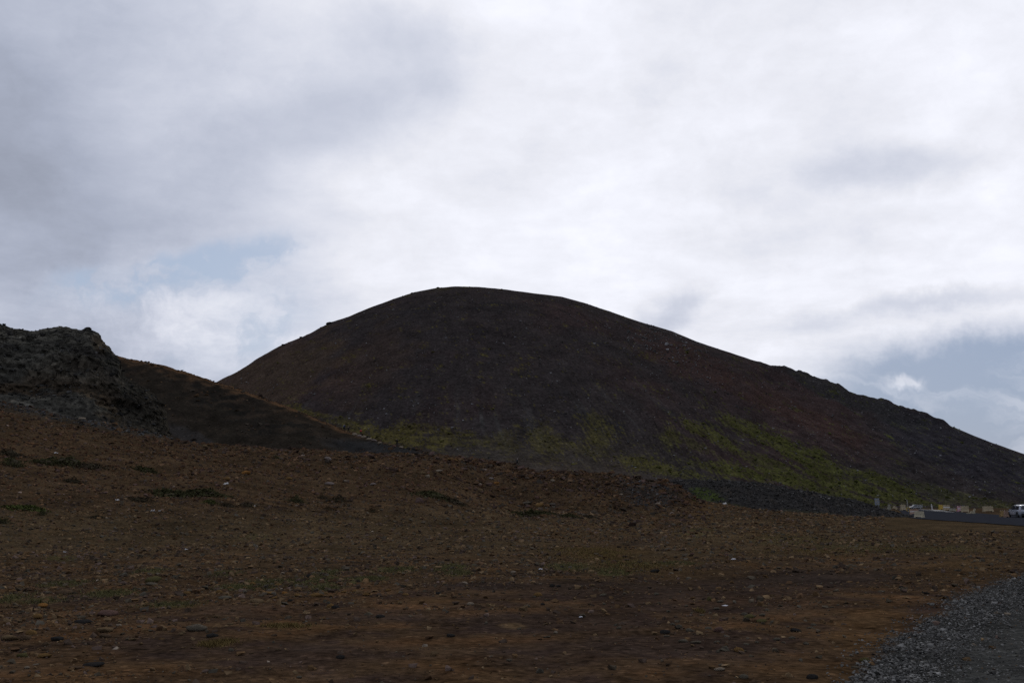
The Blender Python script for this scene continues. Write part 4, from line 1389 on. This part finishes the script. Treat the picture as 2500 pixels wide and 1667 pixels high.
# ------------------------------------------------------------------ concrete blocks by the car park
def bm_mesh(name, bm, mat, smooth=False):
    bmesh.ops.recalc_face_normals(bm, faces=bm.faces)
    for f in bm.faces:
        f.smooth = smooth
    me = bpy.data.meshes.new(name)
    bm.to_mesh(me)
    bm.free()
    me.materials.append(mat)
    return me


def prism(bm, prof, x0, x1):
    """profile [(y, z)] extruded along x"""
    n = len(prof)
    v = [bm.verts.new((x, p[0], p[1])) for x in (x0, x1) for p in prof]
    bm.faces.new(v[:n])
    bm.faces.new(v[n:][::-1])
    for i in range(n):
        j = (i + 1) % n
        bm.faces.new((v[i], v[n + i], v[n + j], v[j]))


def box(bm, c, s, rot=None):
    r = bmesh.ops.create_cube(bm, size=1)
    M = Matrix.Translation(c) @ (rot.to_matrix().to_4x4() if rot else Matrix()) @ Matrix.Diagonal((*s, 1))
    bmesh.ops.transform(bm, matrix=M, verts=r["verts"])
    return r["verts"]


def conc(name, c):
    return mat_plain(name, c, 0.9, var=0.4, scale=4.0, spec=0.1, bump=0.3)


CM = {"cream": conc("cream_concrete", (0.34, 0.30, 0.21)), "tan": conc("tan_concrete", (0.29, 0.235, 0.15)), "yellow": conc("yellow_concrete", (0.40, 0.27, 0.06)), "pink": conc("pink_concrete", (0.36, 0.20, 0.22)),
      "rose": conc("rosy_concrete", (0.27, 0.18, 0.13)), "grey": conc("grey_concrete", (0.22, 0.21, 0.17)), "ochre": conc("ochre_concrete", (0.24, 0.16, 0.07)), "white": conc("white_paint", (0.55, 0.53, 0.50))}


def barrier(px, py, L, H, yaw, colr, label, tilt=(0, 0), band=None, depth_on=("ground",)):
    p, m = hit(px, py, depth_on)
    root = empty("concrete_barrier", (p.x, p.y, p.z + 0.02), yaw, label=label, category="barrier", group="concrete barriers around the car park")
    root.rotation_euler = (tilt[0], tilt[1], yaw)
    b = H * 0.36
    prof = [(-b, 0.0), (-b, 0.10 * H), (-0.52 * b, 0.42 * H), (-0.34 * b, H), (0.34 * b, H), (0.52 * b, 0.42 * H), (b, 0.10 * H), (b, 0.0)]
    bm = bmesh.new()
    q = L / 2
    cut = [(-q, -q * 0.62), (q * 0.62, q)]
    prism(bm, [(y, z) for y, z in prof if True], -q, cut[0][1])
    prism(bm, prof, cut[1][0], q)
    mid = [(-b, 0.16 * H)] + [(y, z) for y, z in prof if z > 0.2 * H] + [(b, 0.16 * H)]
    prism(bm, mid, cut[0][1], cut[1][0])
    bmesh.ops.remove_doubles(bm, verts=bm.verts, dist=0.001)
    obj("block", bm_mesh("block", bm, CM[colr]), root)
    for sx in (-0.55, 0.55):
        bm = bmesh.new()
        for k in range(8):
            a0, a1 = math.pi * k / 8, math.pi * (k + 1) / 8
            c0 = Vector((sx * q - 0.07 * math.cos(a0), 0, H - 0.01 + 0.08 * math.sin(a0)))
            c1 = Vector((sx * q - 0.07 * math.cos(a1), 0, H - 0.01 + 0.08 * math.sin(a1)))
            d = c1 - c0
            box(bm, (c0 + c1) / 2, (d.length * 1.1, 0.02, 0.02), Euler((0, -math.atan2(d.z, d.x), 0)))
        obj("lifting_loop", bm_mesh("lifting_loop", bm, M_STEEL), root)
    if band:
        bm = bmesh.new()
        prism(bm, [(-0.47 * b - 0.012, 0.50 * H), (-0.43 * b - 0.012, 0.66 * H), (-0.40 * b, 0.66 * H), (-0.44 * b, 0.50 * H)], -q * 0.98, q * 0.98)
        obj("painted_band", bm_mesh("painted_band", bm, CM[band]), root)


M_STEEL = mat_plain("dull_steel", (0.25, 0.25, 0.25), 0.5, 0.7)
barrier(2245, 1264, 1.15, 0.80, R(-52), "cream", "cream concrete barrier standing nearest, at the near corner of the asphalt")
barrier(2232, 1256, 1.15, 0.75, R(-8), "rose", "rosy brown concrete barrier just behind the nearest cream one", band="white")
barrier(2205, 1246, 0.85, 0.95, R(12), "tan", "tan concrete barrier at the tip of the dark berm", depth_on=("ground",), band="cream")
barrier(2184, 1243, 0.75, 0.5, R(5), "tan", "tan concrete barrier tipped over sideways at the berm tip", tilt=(0, R(28)), depth_on=("berm", "ground"))
barrier(2171, 1244, 0.7, 0.85, R(82), "grey", "slim grey green barrier seen end on beside the berm", depth_on=("berm", "ground"))
barrier(2297, 1244, 0.65, 0.85, R(5), "yellow", "bright yellow block at the far side of the asphalt")
barrier(2311, 1246, 1.05, 0.9, R(-6), "tan", "tan barrier right next to the bright yellow block", band="white")
barrier(2326, 1248, 0.9, 0.5, R(-10), "grey", "low broken grey barrier between the tan ones", band="cream")
barrier(2343, 1249, 0.72, 0.85, R(0), "pink", "pink and white banded barrier at the far side of the asphalt", band="white")
barrier(2356, 1250.5, 1.1, 0.95, R(-14), "tan", "tan barrier right next to the pink one")
barrier(2376, 1254, 0.6, 0.75, R(70), "cream", "pale barrier leaning over, right of the pink one", tilt=(R(20), 0))
barrier(2412, 1249, 1.6, 0.85, R(2), "tan", "long tan barrier standing alone behind the road edge")
barrier(2447, 1262, 0.5, 0.8, R(4), "ochre", "narrow ochre barrier, left of two beside the silver car")
barrier(2457, 1263, 0.5, 0.8, R(4), "rose", "narrow brown barrier, right of two beside the silver car")


def debris(px, py, s, colr, label):
    p, m = hit(px, py, ("ground",))
    bm = bmesh.new()
    vs = box(bm, (0, 0, 0.1 * s), (s, 0.3 * s, 0.2 * s))
    vs += box(bm, (0.45 * s, 0, 0.24 * s), (0.3 * s, 0.26 * s, 0.5 * s), Euler((0, R(35), 0)))
    o = obj("broken_concrete", bm_mesh("broken_concrete", bm, CM[colr]), label=label, category="rubble")
    o.location = (p.x, p.y, p.z + 0.05)


debris(2366, 1254, 0.7, "cream", "pale broken chunk of concrete lying left of the leaning barrier")
debris(2331, 1247, 0.5, "yellow", "yellowish broken chunk on top of the low grey barrier row")


def post(px, py, h, w, tilt, c, label, cap=None):
    p, m = hit(px, py, ("ground",))
    root = empty("marker_post", (p.x, p.y, p.z - 0.05), 0.0, label=label, category="post")
    root.rotation_euler = (0, tilt, 0)
    bm = bmesh.new()
    prism(bm, [(-w / 2, 0), (-w / 2, h * 0.97), (0, h), (w / 2, h * 0.97), (w / 2, 0)], -w / 2, w / 2)
    obj("shaft", bm_mesh("shaft", bm, c), root)
    bm = bmesh.new()
    box(bm, (0, 0, h * 0.86), (w * 1.06, w * 1.06, h * 0.10))
    obj("reflector_band", bm_mesh("reflector_band", bm, M_STEEL), root)
    if cap:
        bm = bmesh.new()
        box(bm, (-0.25 * cap, 0, h + 0.05), (cap, w * 0.8, 0.08), Euler((0, R(40), 0)))
        obj("bent_top", bm_mesh("bent_top", bm, c), root)


post(2276, 1243.5, 1.0, 0.16, R(-6), CM["white"], "short white marker post leaning slightly at the far road edge")
post(2217, 1245, 1.75, 0.13, R(-3), CM["grey"], "tall thin grey post with a bent top at the berm tip", cap=0.4)
post(2173.5, 1236, 1.3, 0.10, R(2), CM["grey"], "thin dark grey stake behind the slim barrier")

# yellow ring marker
p_, m_ = hit(2218, 1250, ("ground",))
root = empty("ring_marker", (p_.x, p_.y, p_.z), 0, label="small yellow ring marker on a stub beside the rosy barrier", category="marker")
bm = bmesh.new()
for k in range(14):
    a0 = 2 * math.pi * k / 14
    box(bm, (0.24 * math.cos(a0), 0, 0.42 + 0.30 * math.sin(a0)), (0.10, 0.10, 0.15), Euler((0, -a0, 0)))
obj("ring", bm_mesh("ring", bm, CM["yellow"]), root)
bm = bmesh.new()
box(bm, (0, 0, 0.08), (0.12, 0.12, 0.2))
obj("stub", bm_mesh("stub", bm, M_STEEL), root)

# information sign on the berm
p_, m_ = hit(2142, 1238.5, ("berm", "ground"))
M_SIGN = mat_plain("weathered_sign", (0.17, 0.19, 0.22), 0.6, var=0.35, scale=5)
root = empty("notice_board", (p_.x, p_.y, p_.z - 0.1), R(8), label="weathered blue grey notice board standing on the end of the dark berm", category="sign")
bm = bmesh.new()
box(bm, (0, 0, 0.85), (0.62, 0.05, 0.85))
obj("panel", bm_mesh("panel", bm, M_SIGN), root)
for sx in (-0.24, 0.24):
    bm = bmesh.new()
    box(bm, (sx, 0.06, 0.45), (0.06, 0.06, 0.95))
    obj("leg", bm_mesh("leg", bm, M_STEEL), root)
for (u_, v_, w_, h_) in ((-0.14, 0.98, 0.2, 0.3), (0.15, 1.05, 0.2, 0.16), (0.05, 0.66, 0.4, 0.12)):
    bm = bmesh.new()
    box(bm, (u_, -0.03, v_), (w_, 0.012, h_))
    obj("notice", bm_mesh("notice", bm, CM["grey"]), root)


# ------------------------------------------------------------------ vehicles
M_WHITE = mat_plain("silver_car_paint", (0.27, 0.29, 0.33), 0.3, var=0.04, spec=0.5)
M_WHITE.node_tree.nodes["Principled BSDF"].inputs["Coat Weight"].default_value = 1.0
M_GLASS = mat_plain("dark_glass", (0.012, 0.014, 0.018), 0.12, var=0.1, spec=0.5)
M_TYRE = mat_plain("tyre_rubber", (0.018, 0.018, 0.018), 0.9)
M_RIM = mat_plain("alloy_rim", (0.35, 0.36, 0.38), 0.4, 0.8)
M_TRIM = mat_plain("black_trim", (0.02, 0.02, 0.022), 0.7)
M_RED = mat_plain("tail_lamp", (0.30, 0.02, 0.02), 0.3)
M_LAMP = mat_plain("head_lamp", (0.65, 0.67, 0.70), 0.2)


def loft(sections, mat, name, parent, closed=True, smooth=True):
    """sections: list of (x, half-profile [(y, z)] from bottom centre to top centre), mirrored and skinned"""
    bm = bmesh.new()
    rings = []
    for x, half in sections:
        full = [(-y, z) for y, z in half if y > 1e-4][::-1]
        ring = [bm.verts.new((x, y, z)) for y, z in half] + [bm.verts.new((x, y, z)) for y, z in full]
        rings.append(ring)
    n = len(rings[0])
    for r0, r1 in zip(rings, rings[1:]):
        for i in range(n):
            j = (i + 1) % n
            bm.faces.new((r0[i], r0[j], r1[j], r1[i]))
    bm.faces.new(rings[0][::-1])
    bm.faces.new(rings[-1])
    me = bm_mesh(name, bm, mat, smooth)
    me.set_sharp_from_angle(angle=R(38))
    return obj(name, me, parent)


def wheel(parent, x, y, r=0.36, w=0.24):
    def disc(name, mat, r0, r1, w0, par):
        bm = bmesh.new()
        N_ = 24
        prof = [(r0, -w0 / 2), (r1 * 0.94, -w0 / 2), (r1, -w0 * 0.32), (r1, w0 * 0.32), (r1 * 0.94, w0 / 2), (r0, w0 / 2)]
        rs = [[bm.verts.new((q * math.cos(2 * math.pi * k / N_), t, q * math.sin(2 * math.pi * k / N_))) for q, t in prof] for k in range(N_)]
        for k in range(N_):
            a_, b_ = rs[k], rs[(k + 1) % N_]
            for i in range(6):
                j = (i + 1) % 6
                bm.faces.new((a_[i], a_[j], b_[j], b_[i]))
        return obj(name, bm_mesh(name, bm, mat, True), par)

    wh = disc("wheel", M_TYRE, r * 0.66, r, w, parent)
    wh.location = (x, y, r)
    rim = disc("rim", M_RIM, r * 0.14, r * 0.655, w * 0.7, wh)
    bm = bmesh.new()
    bmesh.ops.create_cone(bm, cap_ends=True, segments=16, radius1=r * 0.2, radius2=r * 0.2, depth=w * 0.74, matrix=Matrix.Rotation(R(90), 4, "X"))
    obj("hub", bm_mesh("hub", bm, M_RIM), wh)


def panel(name, parent, pts, mat, thick=0.012):
    """thin closed panel from 4 corner points"""
    bm = bmesh.new()
    v = [Vector(p) for p in pts]
    n = (v[1] - v[0]).cross(v[3] - v[0]).normalized() * thick
    a_ = [bm.verts.new(p + n) for p in v]
    b_ = [bm.verts.new(p - n) for p in v]
    bm.faces.new(a_)
    bm.faces.new(b_[::-1])
    for i in range(4):
        j = (i + 1) % 4
        bm.faces.new((a_[i], b_[i], b_[j], a_[j]))
    return obj(name, bm_mesh(name, bm, mat), parent)


def suv(loc, yaw, label):
    root = empty("parked_car", loc, yaw, label=label, category="car")
    root.scale = (1, 1, 0.94)
    W_ = 0.92
    def sec(zb, w, zs, zt):
        return [(0, zb), (w * 0.86, zb), (w * 0.98, zb + 0.14), (w, zb + 0.34), (w, zs - 0.14), (w * 0.95, zs), (w * 0.55, zt), (0, zt + 0.01)]
    loft([(-2.28, sec(0.42, 0.74, 0.86, 0.90)), (-2.20, sec(0.30, 0.84, 0.96, 1.02)), (-1.9, sec(0.24, W_, 1.00, 1.04)), (-0.6, sec(0.22, W_, 1.00, 1.04)), (0.9, sec(0.22, W_, 0.97, 1.02)),
          (1.55, sec(0.24, W_ * 0.98, 0.92, 1.00)), (2.05, sec(0.30, 0.84, 0.80, 0.90)), (2.28, sec(0.36, 0.68, 0.66, 0.72))], M_WHITE, "body", root)
    def top(w0, w1, z0, z1):
        return [(0, z0), (w0, z0), (lerp(w0, w1, .5) + 0.01, lerp(z0, z1, .5)), (w1, z1 - 0.05), (w1 * 0.86, z1), (0, z1 + 0.03)]
    loft([(-2.16, top(0.78, 0.74, 0.96, 1.02)), (-1.86, top(0.82, 0.62, 0.98, 1.58)), (-1.5, top(0.84, 0.64, 0.98, 1.64)), (-0.3, top(0.85, 0.66, 0.98, 1.67)), (0.35, top(0.85, 0.62, 0.98, 1.60)), (1.15, top(0.80, 0.72, 0.97, 1.03))], M_WHITE, "cabin", root)
    for s in (-1, 1):
        y0, y1 = 0.862 * s, 0.675 * s
        for nm, xs in (("rear_side_window", (-1.72, -0.62, -0.66, -1.56)), ("front_side_window", (-0.52, 0.86, 0.28, -0.52))):
            panel(nm, root, [(xs[0], y0, 1.05), (xs[1], y0, 1.05), (xs[2], y1 + 0.01 * s, 1.52), (xs[3], y1 + 0.01 * s, 1.52)], M_GLASS)
        for x in (-1.38, 1.38):
            bm = bmesh.new()
            bmesh.ops.create_cone(bm, cap_ends=True, segments=24, radius1=0.43, radius2=0.43, depth=0.03, matrix=Matrix.Translation((x, 0.925 * s, 0.38)) @ Matrix.Rotation(R(90), 4, "X"))
            obj("wheel_arch", bm_mesh("wheel_arch", bm, M_TRIM), root)
            wheel(root, x, 0.85 * s)
        panel("sill", root, [(-0.95, 0.93 * s, 0.24), (0.95, 0.93 * s, 0.24), (0.95, 0.93 * s, 0.36), (-0.95, 0.93 * s, 0.36)], M_TRIM)
        panel("tail_light", root, [(-2.235, 0.50 * s, 0.84), (-2.17, 0.87 * s, 0.84), (-2.16, 0.86 * s, 0.98), (-2.225, 0.50 * s, 0.95)], M_RED, 0.02)
        panel("head_light", root, [(2.20, 0.42 * s, 0.66), (2.02, 0.82 * s, 0.68), (2.00, 0.82 * s, 0.79), (2.16, 0.42 * s, 0.75)], M_LAMP, 0.02)
        bm = bmesh.new()
        box(bm, (0.62, 1.0 * s, 1.08), (0.12, 0.2, 0.13))
        obj("mirror", bm_mesh("mirror", bm, M_WHITE), root)
        bm = bmesh.new()
        box(bm, (-0.6, 0.55 * s, 1.70), (1.7, 0.04, 0.04))
        obj("roof_rail", bm_mesh("roof_rail", bm, M_TRIM), root)
        for x in (-0.35, 0.15):
            panel("door_handle", root, [(x - .1, 0.928 * s, 0.86), (x + .1, 0.928 * s, 0.86), (x + .1, 0.928 * s, 0.89), (x - .1, 0.928 * s, 0.89)], M_TRIM)
    panel("rear_window", root, [(-2.155, -0.66, 1.08), (-2.155, 0.66, 1.08), (-1.90, 0.54, 1.53), (-1.90, -0.54, 1.53)], M_GLASS)
    panel("windscreen", root, [(1.08, -0.66, 1.07), (1.08, 0.66, 1.07), (0.40, 0.54, 1.57), (0.40, -0.54, 1.57)], M_GLASS)
    bm = bmesh.new()
    box(bm, (-2.24, 0, 0.46), (0.16, 1.5, 0.24))
    obj("rear_bumper", bm_mesh("rear_bumper", bm, M_TRIM), root)
    panel("number_plate", root, [(-2.295, -0.26, 0.70), (-2.295, 0.26, 0.70), (-2.285, 0.26, 0.80), (-2.285, -0.26, 0.80)], M_LAMP, 0.01)
    return root


p_, m_ = hit(2484, 1264.5, ("ground",))
cy_ = p_.y + 2.2
suv((float(ae(2491, 1250)[0]) * cy_, cy_, p_.z + 0.05), R(84), "silver white car parked at the right edge, seen from behind")

# small pickup with a slatted load bed, farther off
p_, m_ = hit(2236, 1242.5, ("ground",))
sc_ = 30 * m_ / 4.9
root = empty("pickup_truck", (p_.x, p_.y, p_.z), R(186), label="pale grey pickup truck with slatted bed beyond the far end of the asphalt", category="truck")
root.scale = (sc_, sc_, sc_)
M_PICK = mat_plain("pale_grey_paint", (0.27, 0.28, 0.28), 0.5, var=0.1)


def psec(zb, w, zt):
    return [(0, zb), (w * 0.9, zb), (w, zb + 0.12), (w, zt - 0.1), (w * 0.96, zt), (0, zt + 0.02)]


loft([(-2.45, psec(0.55, .85, 0.85)), (-0.4, psec(0.5, .9, 0.9)), (0.0, psec(0.4, .92, 1.05)), (1.4, psec(0.4, .92, 1.05)), (2.2, psec(0.45, .88, 0.98)), (2.45, psec(0.5, .78, 0.85))], M_PICK, "body", root)
loft([(-0.35, psec(0.95, .84, 1.2)), (-0.25, psec(0.95, .80, 1.78)), (0.75, psec(0.95, .78, 1.80)), (1.45, psec(0.95, .80, 1.08))], M_PICK, "cab", root)
for s in (-1, 1):
    panel("side_window", root, [(-0.1, 0.85 * s, 1.15), (1.15, 0.84 * s, 1.15), (0.70, 0.80 * s, 1.66), (-0.1, 0.82 * s, 1.66)], M_GLASS, 0.03)
    for x in (-1.5, 1.55):
        wheel(root, x, 0.82 * s, 0.38)
    for k in range(4):
        panel("slat", root, [(-2.42, 0.9 * s, 0.95 + .22 * k), (-0.45, 0.9 * s, 0.95 + .22 * k), (-0.45, 0.9 * s, 1.07 + .22 * k), (-2.42, 0.9 * s, 1.07 + .22 * k)], M_PICK, 0.02)
    for x in (-2.4, -1.4, -0.5):
        bm = bmesh.new()
        box(bm, (x, 0.86 * s, 1.25), (0.07, 0.06, 0.85))
        obj("stake", bm_mesh("stake", bm, M_PICK), root)
panel("windscreen", root, [(1.36, -0.66, 1.14), (1.36, 0.66, 1.14), (0.82, 0.6, 1.7), (0.82, -0.6, 1.7)], M_GLASS, 0.03)


# ------------------------------------------------------------------ hikers
def skin_mesh(name, nodes, edges, mat, root_i=0, sub=1):
    me = bpy.data.meshes.new(name)
    me.from_pydata([n[0] for n in nodes], edges, [])
    o = bpy.data.objects.new(name, me)
    COL.objects.link(o)
    o.modifiers.new("skin", "SKIN")
    for i, n in enumerate(nodes):
        v = me.skin_vertices[0].data[i]
        v.radius = (n[1], n[1])
        v.use_root = i == root_i
    sd = o.modifiers.new("sub", "SUBSURF")
    sd.levels = sd.render_levels = sub
    dg = bpy.context.evaluated_depsgraph_get()
    out = bpy.data.meshes.new_from_object(o.evaluated_get(dg))
    bpy.data.objects.remove(o)
    for p in out.polygons:
        p.use_smooth = True
    out.materials.clear()
    out.materials.append(mat)
    out.name = name
    return out


def figure(step=1.0, lean=0.0):
    """joint positions of a walker facing +y"""
    J = {}
    J["pelvis"] = (0, 0, 0.95)
    J["spine"] = (0, 0.02 + lean * .3, 1.15)
    J["chest"] = (0, 0.03 + lean * .7, 1.36)
    J["neck"] = (0, 0.03 + lean, 1.50)
    J["head"] = (0, 0.06 + lean * 1.1, 1.60)
    J["crown"] = (0, 0.05 + lean * 1.1, 1.72)
    J["nose"] = (0, 0.165 + lean * 1.1, 1.625)
    for s, sd in ((-1, "l"), (1, "r")):
        f = s * step
        J["hip" + sd] = (0.09 * s, 0, 0.92)
        J["knee" + sd] = (0.10 * s, 0.16 * f + 0.05, 0.50)
        J["ankle" + sd] = (0.10 * s, 0.24 * f - (0.10 if f < 0 else -0.02), 0.09 + (0.03 if f < 0 else 0))
        J["toe" + sd] = (0.11 * s, 0.24 * f + (0.07 if f < 0 else 0.20), 0.04)
        J["shoulder" + sd] = (0.185 * s, 0.02 + lean * .7, 1.41)
        J["elbow" + sd] = (0.25 * s, -0.14 * f - 0.02 + lean * .5, 1.15)
        J["wrist" + sd] = (0.23 * s, -0.14 * f + 0.17 + lean * .4, 0.98)
        J["palm" + sd] = (0.225 * s, -0.14 * f + 0.235 + lean * .4, 0.955)
        for k in range(4):
            base = (0.225 * s + (k - 1.5) * 0.019, -0.14 * f + 0.275 + lean * .4, 0.945 + 0.006 * (k % 2))
            J[f"knuckle{k}{sd}"] = base
            J[f"finger{k}{sd}"] = (base[0], base[1] + (0.040, 0.048, 0.045, 0.034)[k], base[2] - 0.022)
            J[f"tip{k}{sd}"] = (base[0], base[1] + (0.045, 0.054, 0.05, 0.038)[k], base[2] - 0.050)
        J["thumb" + sd] = (0.225 * s - 0.04 * s, -0.14 * f + 0.235 + lean * .4, 0.935)
        J["thumbtip" + sd] = (0.225 * s - 0.05 * s, -0.14 * f + 0.265 + lean * .4, 0.915)
    return J


RAD = {"pelvis": .13, "spine": .12, "chest": .145, "neck": .055, "head": .085, "crown": .075, "nose": .018, "hip": .085, "knee": .06, "ankle": .042, "toe": .035, "shoulder": .07, "elbow": .045, "wrist": .03, "palm": .034,
       "knuckle0": .012, "knuckle1": .012, "knuckle2": .012, "knuckle3": .012, "finger0": .009, "finger1": .009, "finger2": .009, "finger3": .009, "tip0": .008, "tip1": .008, "tip2": .008, "tip3": .008, "thumb": .012, "thumbtip": .010}


def radius(k, grow=0.0):
    b = k[:-1] if k[-1] in "lr" and k[:-1] in RAD else k
    return RAD[b] + grow


def limb_edges(sd):
    arm = [("chest", "shoulder" + sd), ("shoulder" + sd, "elbow" + sd), ("elbow" + sd, "wrist" + sd)]
    hand = [("wrist" + sd, "palm" + sd), ("palm" + sd, "thumb" + sd), ("thumb" + sd, "thumbtip" + sd)]
    for k in range(4):
        hand += [("palm" + sd, f"knuckle{k}{sd}"), (f"knuckle{k}{sd}", f"finger{k}{sd}"), (f"finger{k}{sd}", f"tip{k}{sd}")]
    leg = [("pelvis", "hip" + sd), ("hip" + sd, "knee" + sd), ("knee" + sd, "ankle" + sd), ("ankle" + sd, "toe" + sd)]
    return arm, hand, leg


def skinned(name, J, edges, mat, grow=0.0, root_k="pelvis"):
    ks = []
    for a_, b_ in edges:
        for q in (a_, b_):
            if q not in ks:
                ks.append(q)
    ix = {k: i for i, k in enumerate(ks)}
    return skin_mesh(name, [(J[k], radius(k, grow)) for k in ks], [(ix[a_], ix[b_]) for a_, b_ in edges], mat, ix[root_k])


M_SKIN = mat_plain("skin", (0.36, 0.22, 0.16), 0.6, var=0.1)


def cloth(name, c):
    return mat_plain(name, c, 0.9, var=0.25, scale=9, spec=0.1)


def person(px, py, h_px, yaw, jacket, trousers, hair, label, pack=None, step=1.0, lean=0.03, on=("ridge",)):
    p, m = hit(px, py, on)
    sc = min(max(h_px * m / 1.80, 0.92), 1.06)
    root = empty("person", (p.x, p.y, p.z - 0.02), yaw, label=label, category="person", group="hikers on the trail")
    root.scale = (sc, sc, sc)
    J = figure(step, lean)
    (al, hl, ll), (ar, hr, lr) = limb_edges("l"), limb_edges("r")
    torso = [("pelvis", "spine"), ("spine", "chest")]
    headp = [("chest", "neck"), ("neck", "head"), ("head", "crown"), ("head", "nose")]
    obj("body", skinned("body", J, torso + headp + al + hl + ar + hr + ll + lr, M_SKIN), root)
    jk = [e for e in al + ar]
    obj("jacket", skinned("jacket", J, torso + jk, cloth("jacket_cloth", jacket), 0.022), root)
    obj("trousers", skinned("trousers", J, [e for e in ll + lr if "toe" not in e[1]], cloth("trouser_cloth", trousers), 0.02), root)
    for sd in "lr":
        obj("boot", skinned("boot", J, [("ankle" + sd, "toe" + sd)], M_TYRE, 0.022, "ankle" + sd), root)
    c_ = Vector(J["head"]).lerp(Vector(J["crown"]), 0.55) + Vector((0, -0.02, 0.02))
    bm = bmesh.new()
    bmesh.ops.create_icosphere(bm, subdivisions=2, radius=1)
    for v in bm.verts:
        v.co = Vector((v.co.x * 0.105, v.co.y * 0.12 - (0.02 if v.co.z < 0 else 0), max(v.co.z, -0.75 if v.co.y < 0 else 0.0) * 0.115)) + c_
    obj("hair", bm_mesh("hair", bm, cloth("hair_tone", hair), True), root)
    for sx in (-1, 1):
        bm = bmesh.new()
        bmesh.ops.create_icosphere(bm, subdivisions=1, radius=0.012, matrix=Matrix.Translation(Vector(J["head"]) + Vector((0.035 * sx, 0.085, 0.05))))
        obj("eye", bm_mesh("eye", bm, M_TRIM), root)
    if pack:
        bm = bmesh.new()
        box(bm, Vector(J["chest"]) + Vector((0, -0.24, -0.08)), (0.30, 0.18, 0.46))
        bmesh.ops.bevel(bm, geom=bm.edges[:], offset=0.05, segments=2, affect="EDGES")
        obj("backpack", bm_mesh("backpack", bm, cloth("pack_cloth", pack), True), root)
    return root


person(840.5, 1052, 17, R(60), (0.10, 0.15, 0.26), (0.012, 0.013, 0.018), (0.05, 0.04, 0.03), "hiker in blue jacket with navy backpack, topmost on the trail", pack=(0.012, 0.02, 0.06))
person(850.5, 1056, 15, R(50), (0.012, 0.013, 0.014), (0.012, 0.012, 0.014), (0.10, 0.09, 0.08), "hiker in black just below the one in blue", step=-0.9)
person(881, 1063, 16, R(40), (0.36, 0.035, 0.03), (0.03, 0.02, 0.02), (0.16, 0.06, 0.05), "hiker in a red jacket between the black clad ones on the trail", step=0.8)
person(969, 1088.5, 19, R(75), (0.008, 0.009, 0.010), (0.008, 0.008, 0.009), (0.01, 0.01, 0.01), "lone hiker all in black leaning forward lower on the trail", pack=(0.01, 0.01, 0.012), step=1.1, lean=0.10)
person(1262.5, 1135.5, 17, R(-60), (0.03, 0.042, 0.045), (0.01, 0.011, 0.013), (0.28, 0.27, 0.26), "walker in dark grey with a pale cap on the crest of the rubble bank", step=1.0, on=("ridge",))
person(1403, 1161, 17, R(-20), (0.008, 0.009, 0.012), (0.01, 0.01, 0.012), (0.10, 0.10, 0.11), "dark figure half hidden behind the crest, right of the walker in grey", step=0.6, on=("hill", "ridge"))


# ------------------------------------------------------------------ scraps of white litter on the slope
def litter(px, py, w, label):
    p, m = hit(px, py, ("ground",))
    s = max(w * m, 0.1)
    r = np.random.default_rng(int(px))
    bm = bmesh.new()
    n = 5
    g = [[bm.verts.new(((i / (n - 1) - .5) * s + r.normal(0, .06) * s, (j / (n - 1) - .5) * s * .6 + r.normal(0, .06) * s, abs(r.normal(0, 0.22)) * s)) for j in range(n)] for i in range(n)]
    for i in range(n - 1):
        for j in range(n - 1):
            bm.faces.new((g[i][j], g[i + 1][j], g[i + 1][j + 1], g[i][j + 1]))
    r_ = bmesh.ops.extrude_face_region(bm, geom=bm.faces[:])
    bmesh.ops.translate(bm, verts=[v for v in r_["geom"] if isinstance(v, bmesh.types.BMVert)], vec=(0, 0, 0.01))
    o = obj("paper_scrap", bm_mesh("paper_scrap", bm, CM["white"]), label=label, category="litter", group="white scraps of litter")
    o.location = (p.x, p.y, p.z + 0.01)


litter(372, 1249, 9, "crumpled white scrap on the left slope, left of a pair")
litter(391, 1248, 7, "crumpled white scrap on the left slope, right of a pair")
litter(136, 1107, 9, "white scrap caught above the long dark shrub")
litter(551, 1183, 12, "white scrap on the wide dark shrub of the slope")
litter(621, 1237, 6, "small white scrap right of the grey hummock")
litter(160, 1350, 9, "white scrap beside a grass tuft in the left foreground")
litter(455, 1343, 7, "thin white scrap on bare soil left of centre")
litter(1768, 1206, 9, "white scrap on the dark berm above the green patch")
litter(286, 1222, 8, "pale scrap by the faint grey shrub")
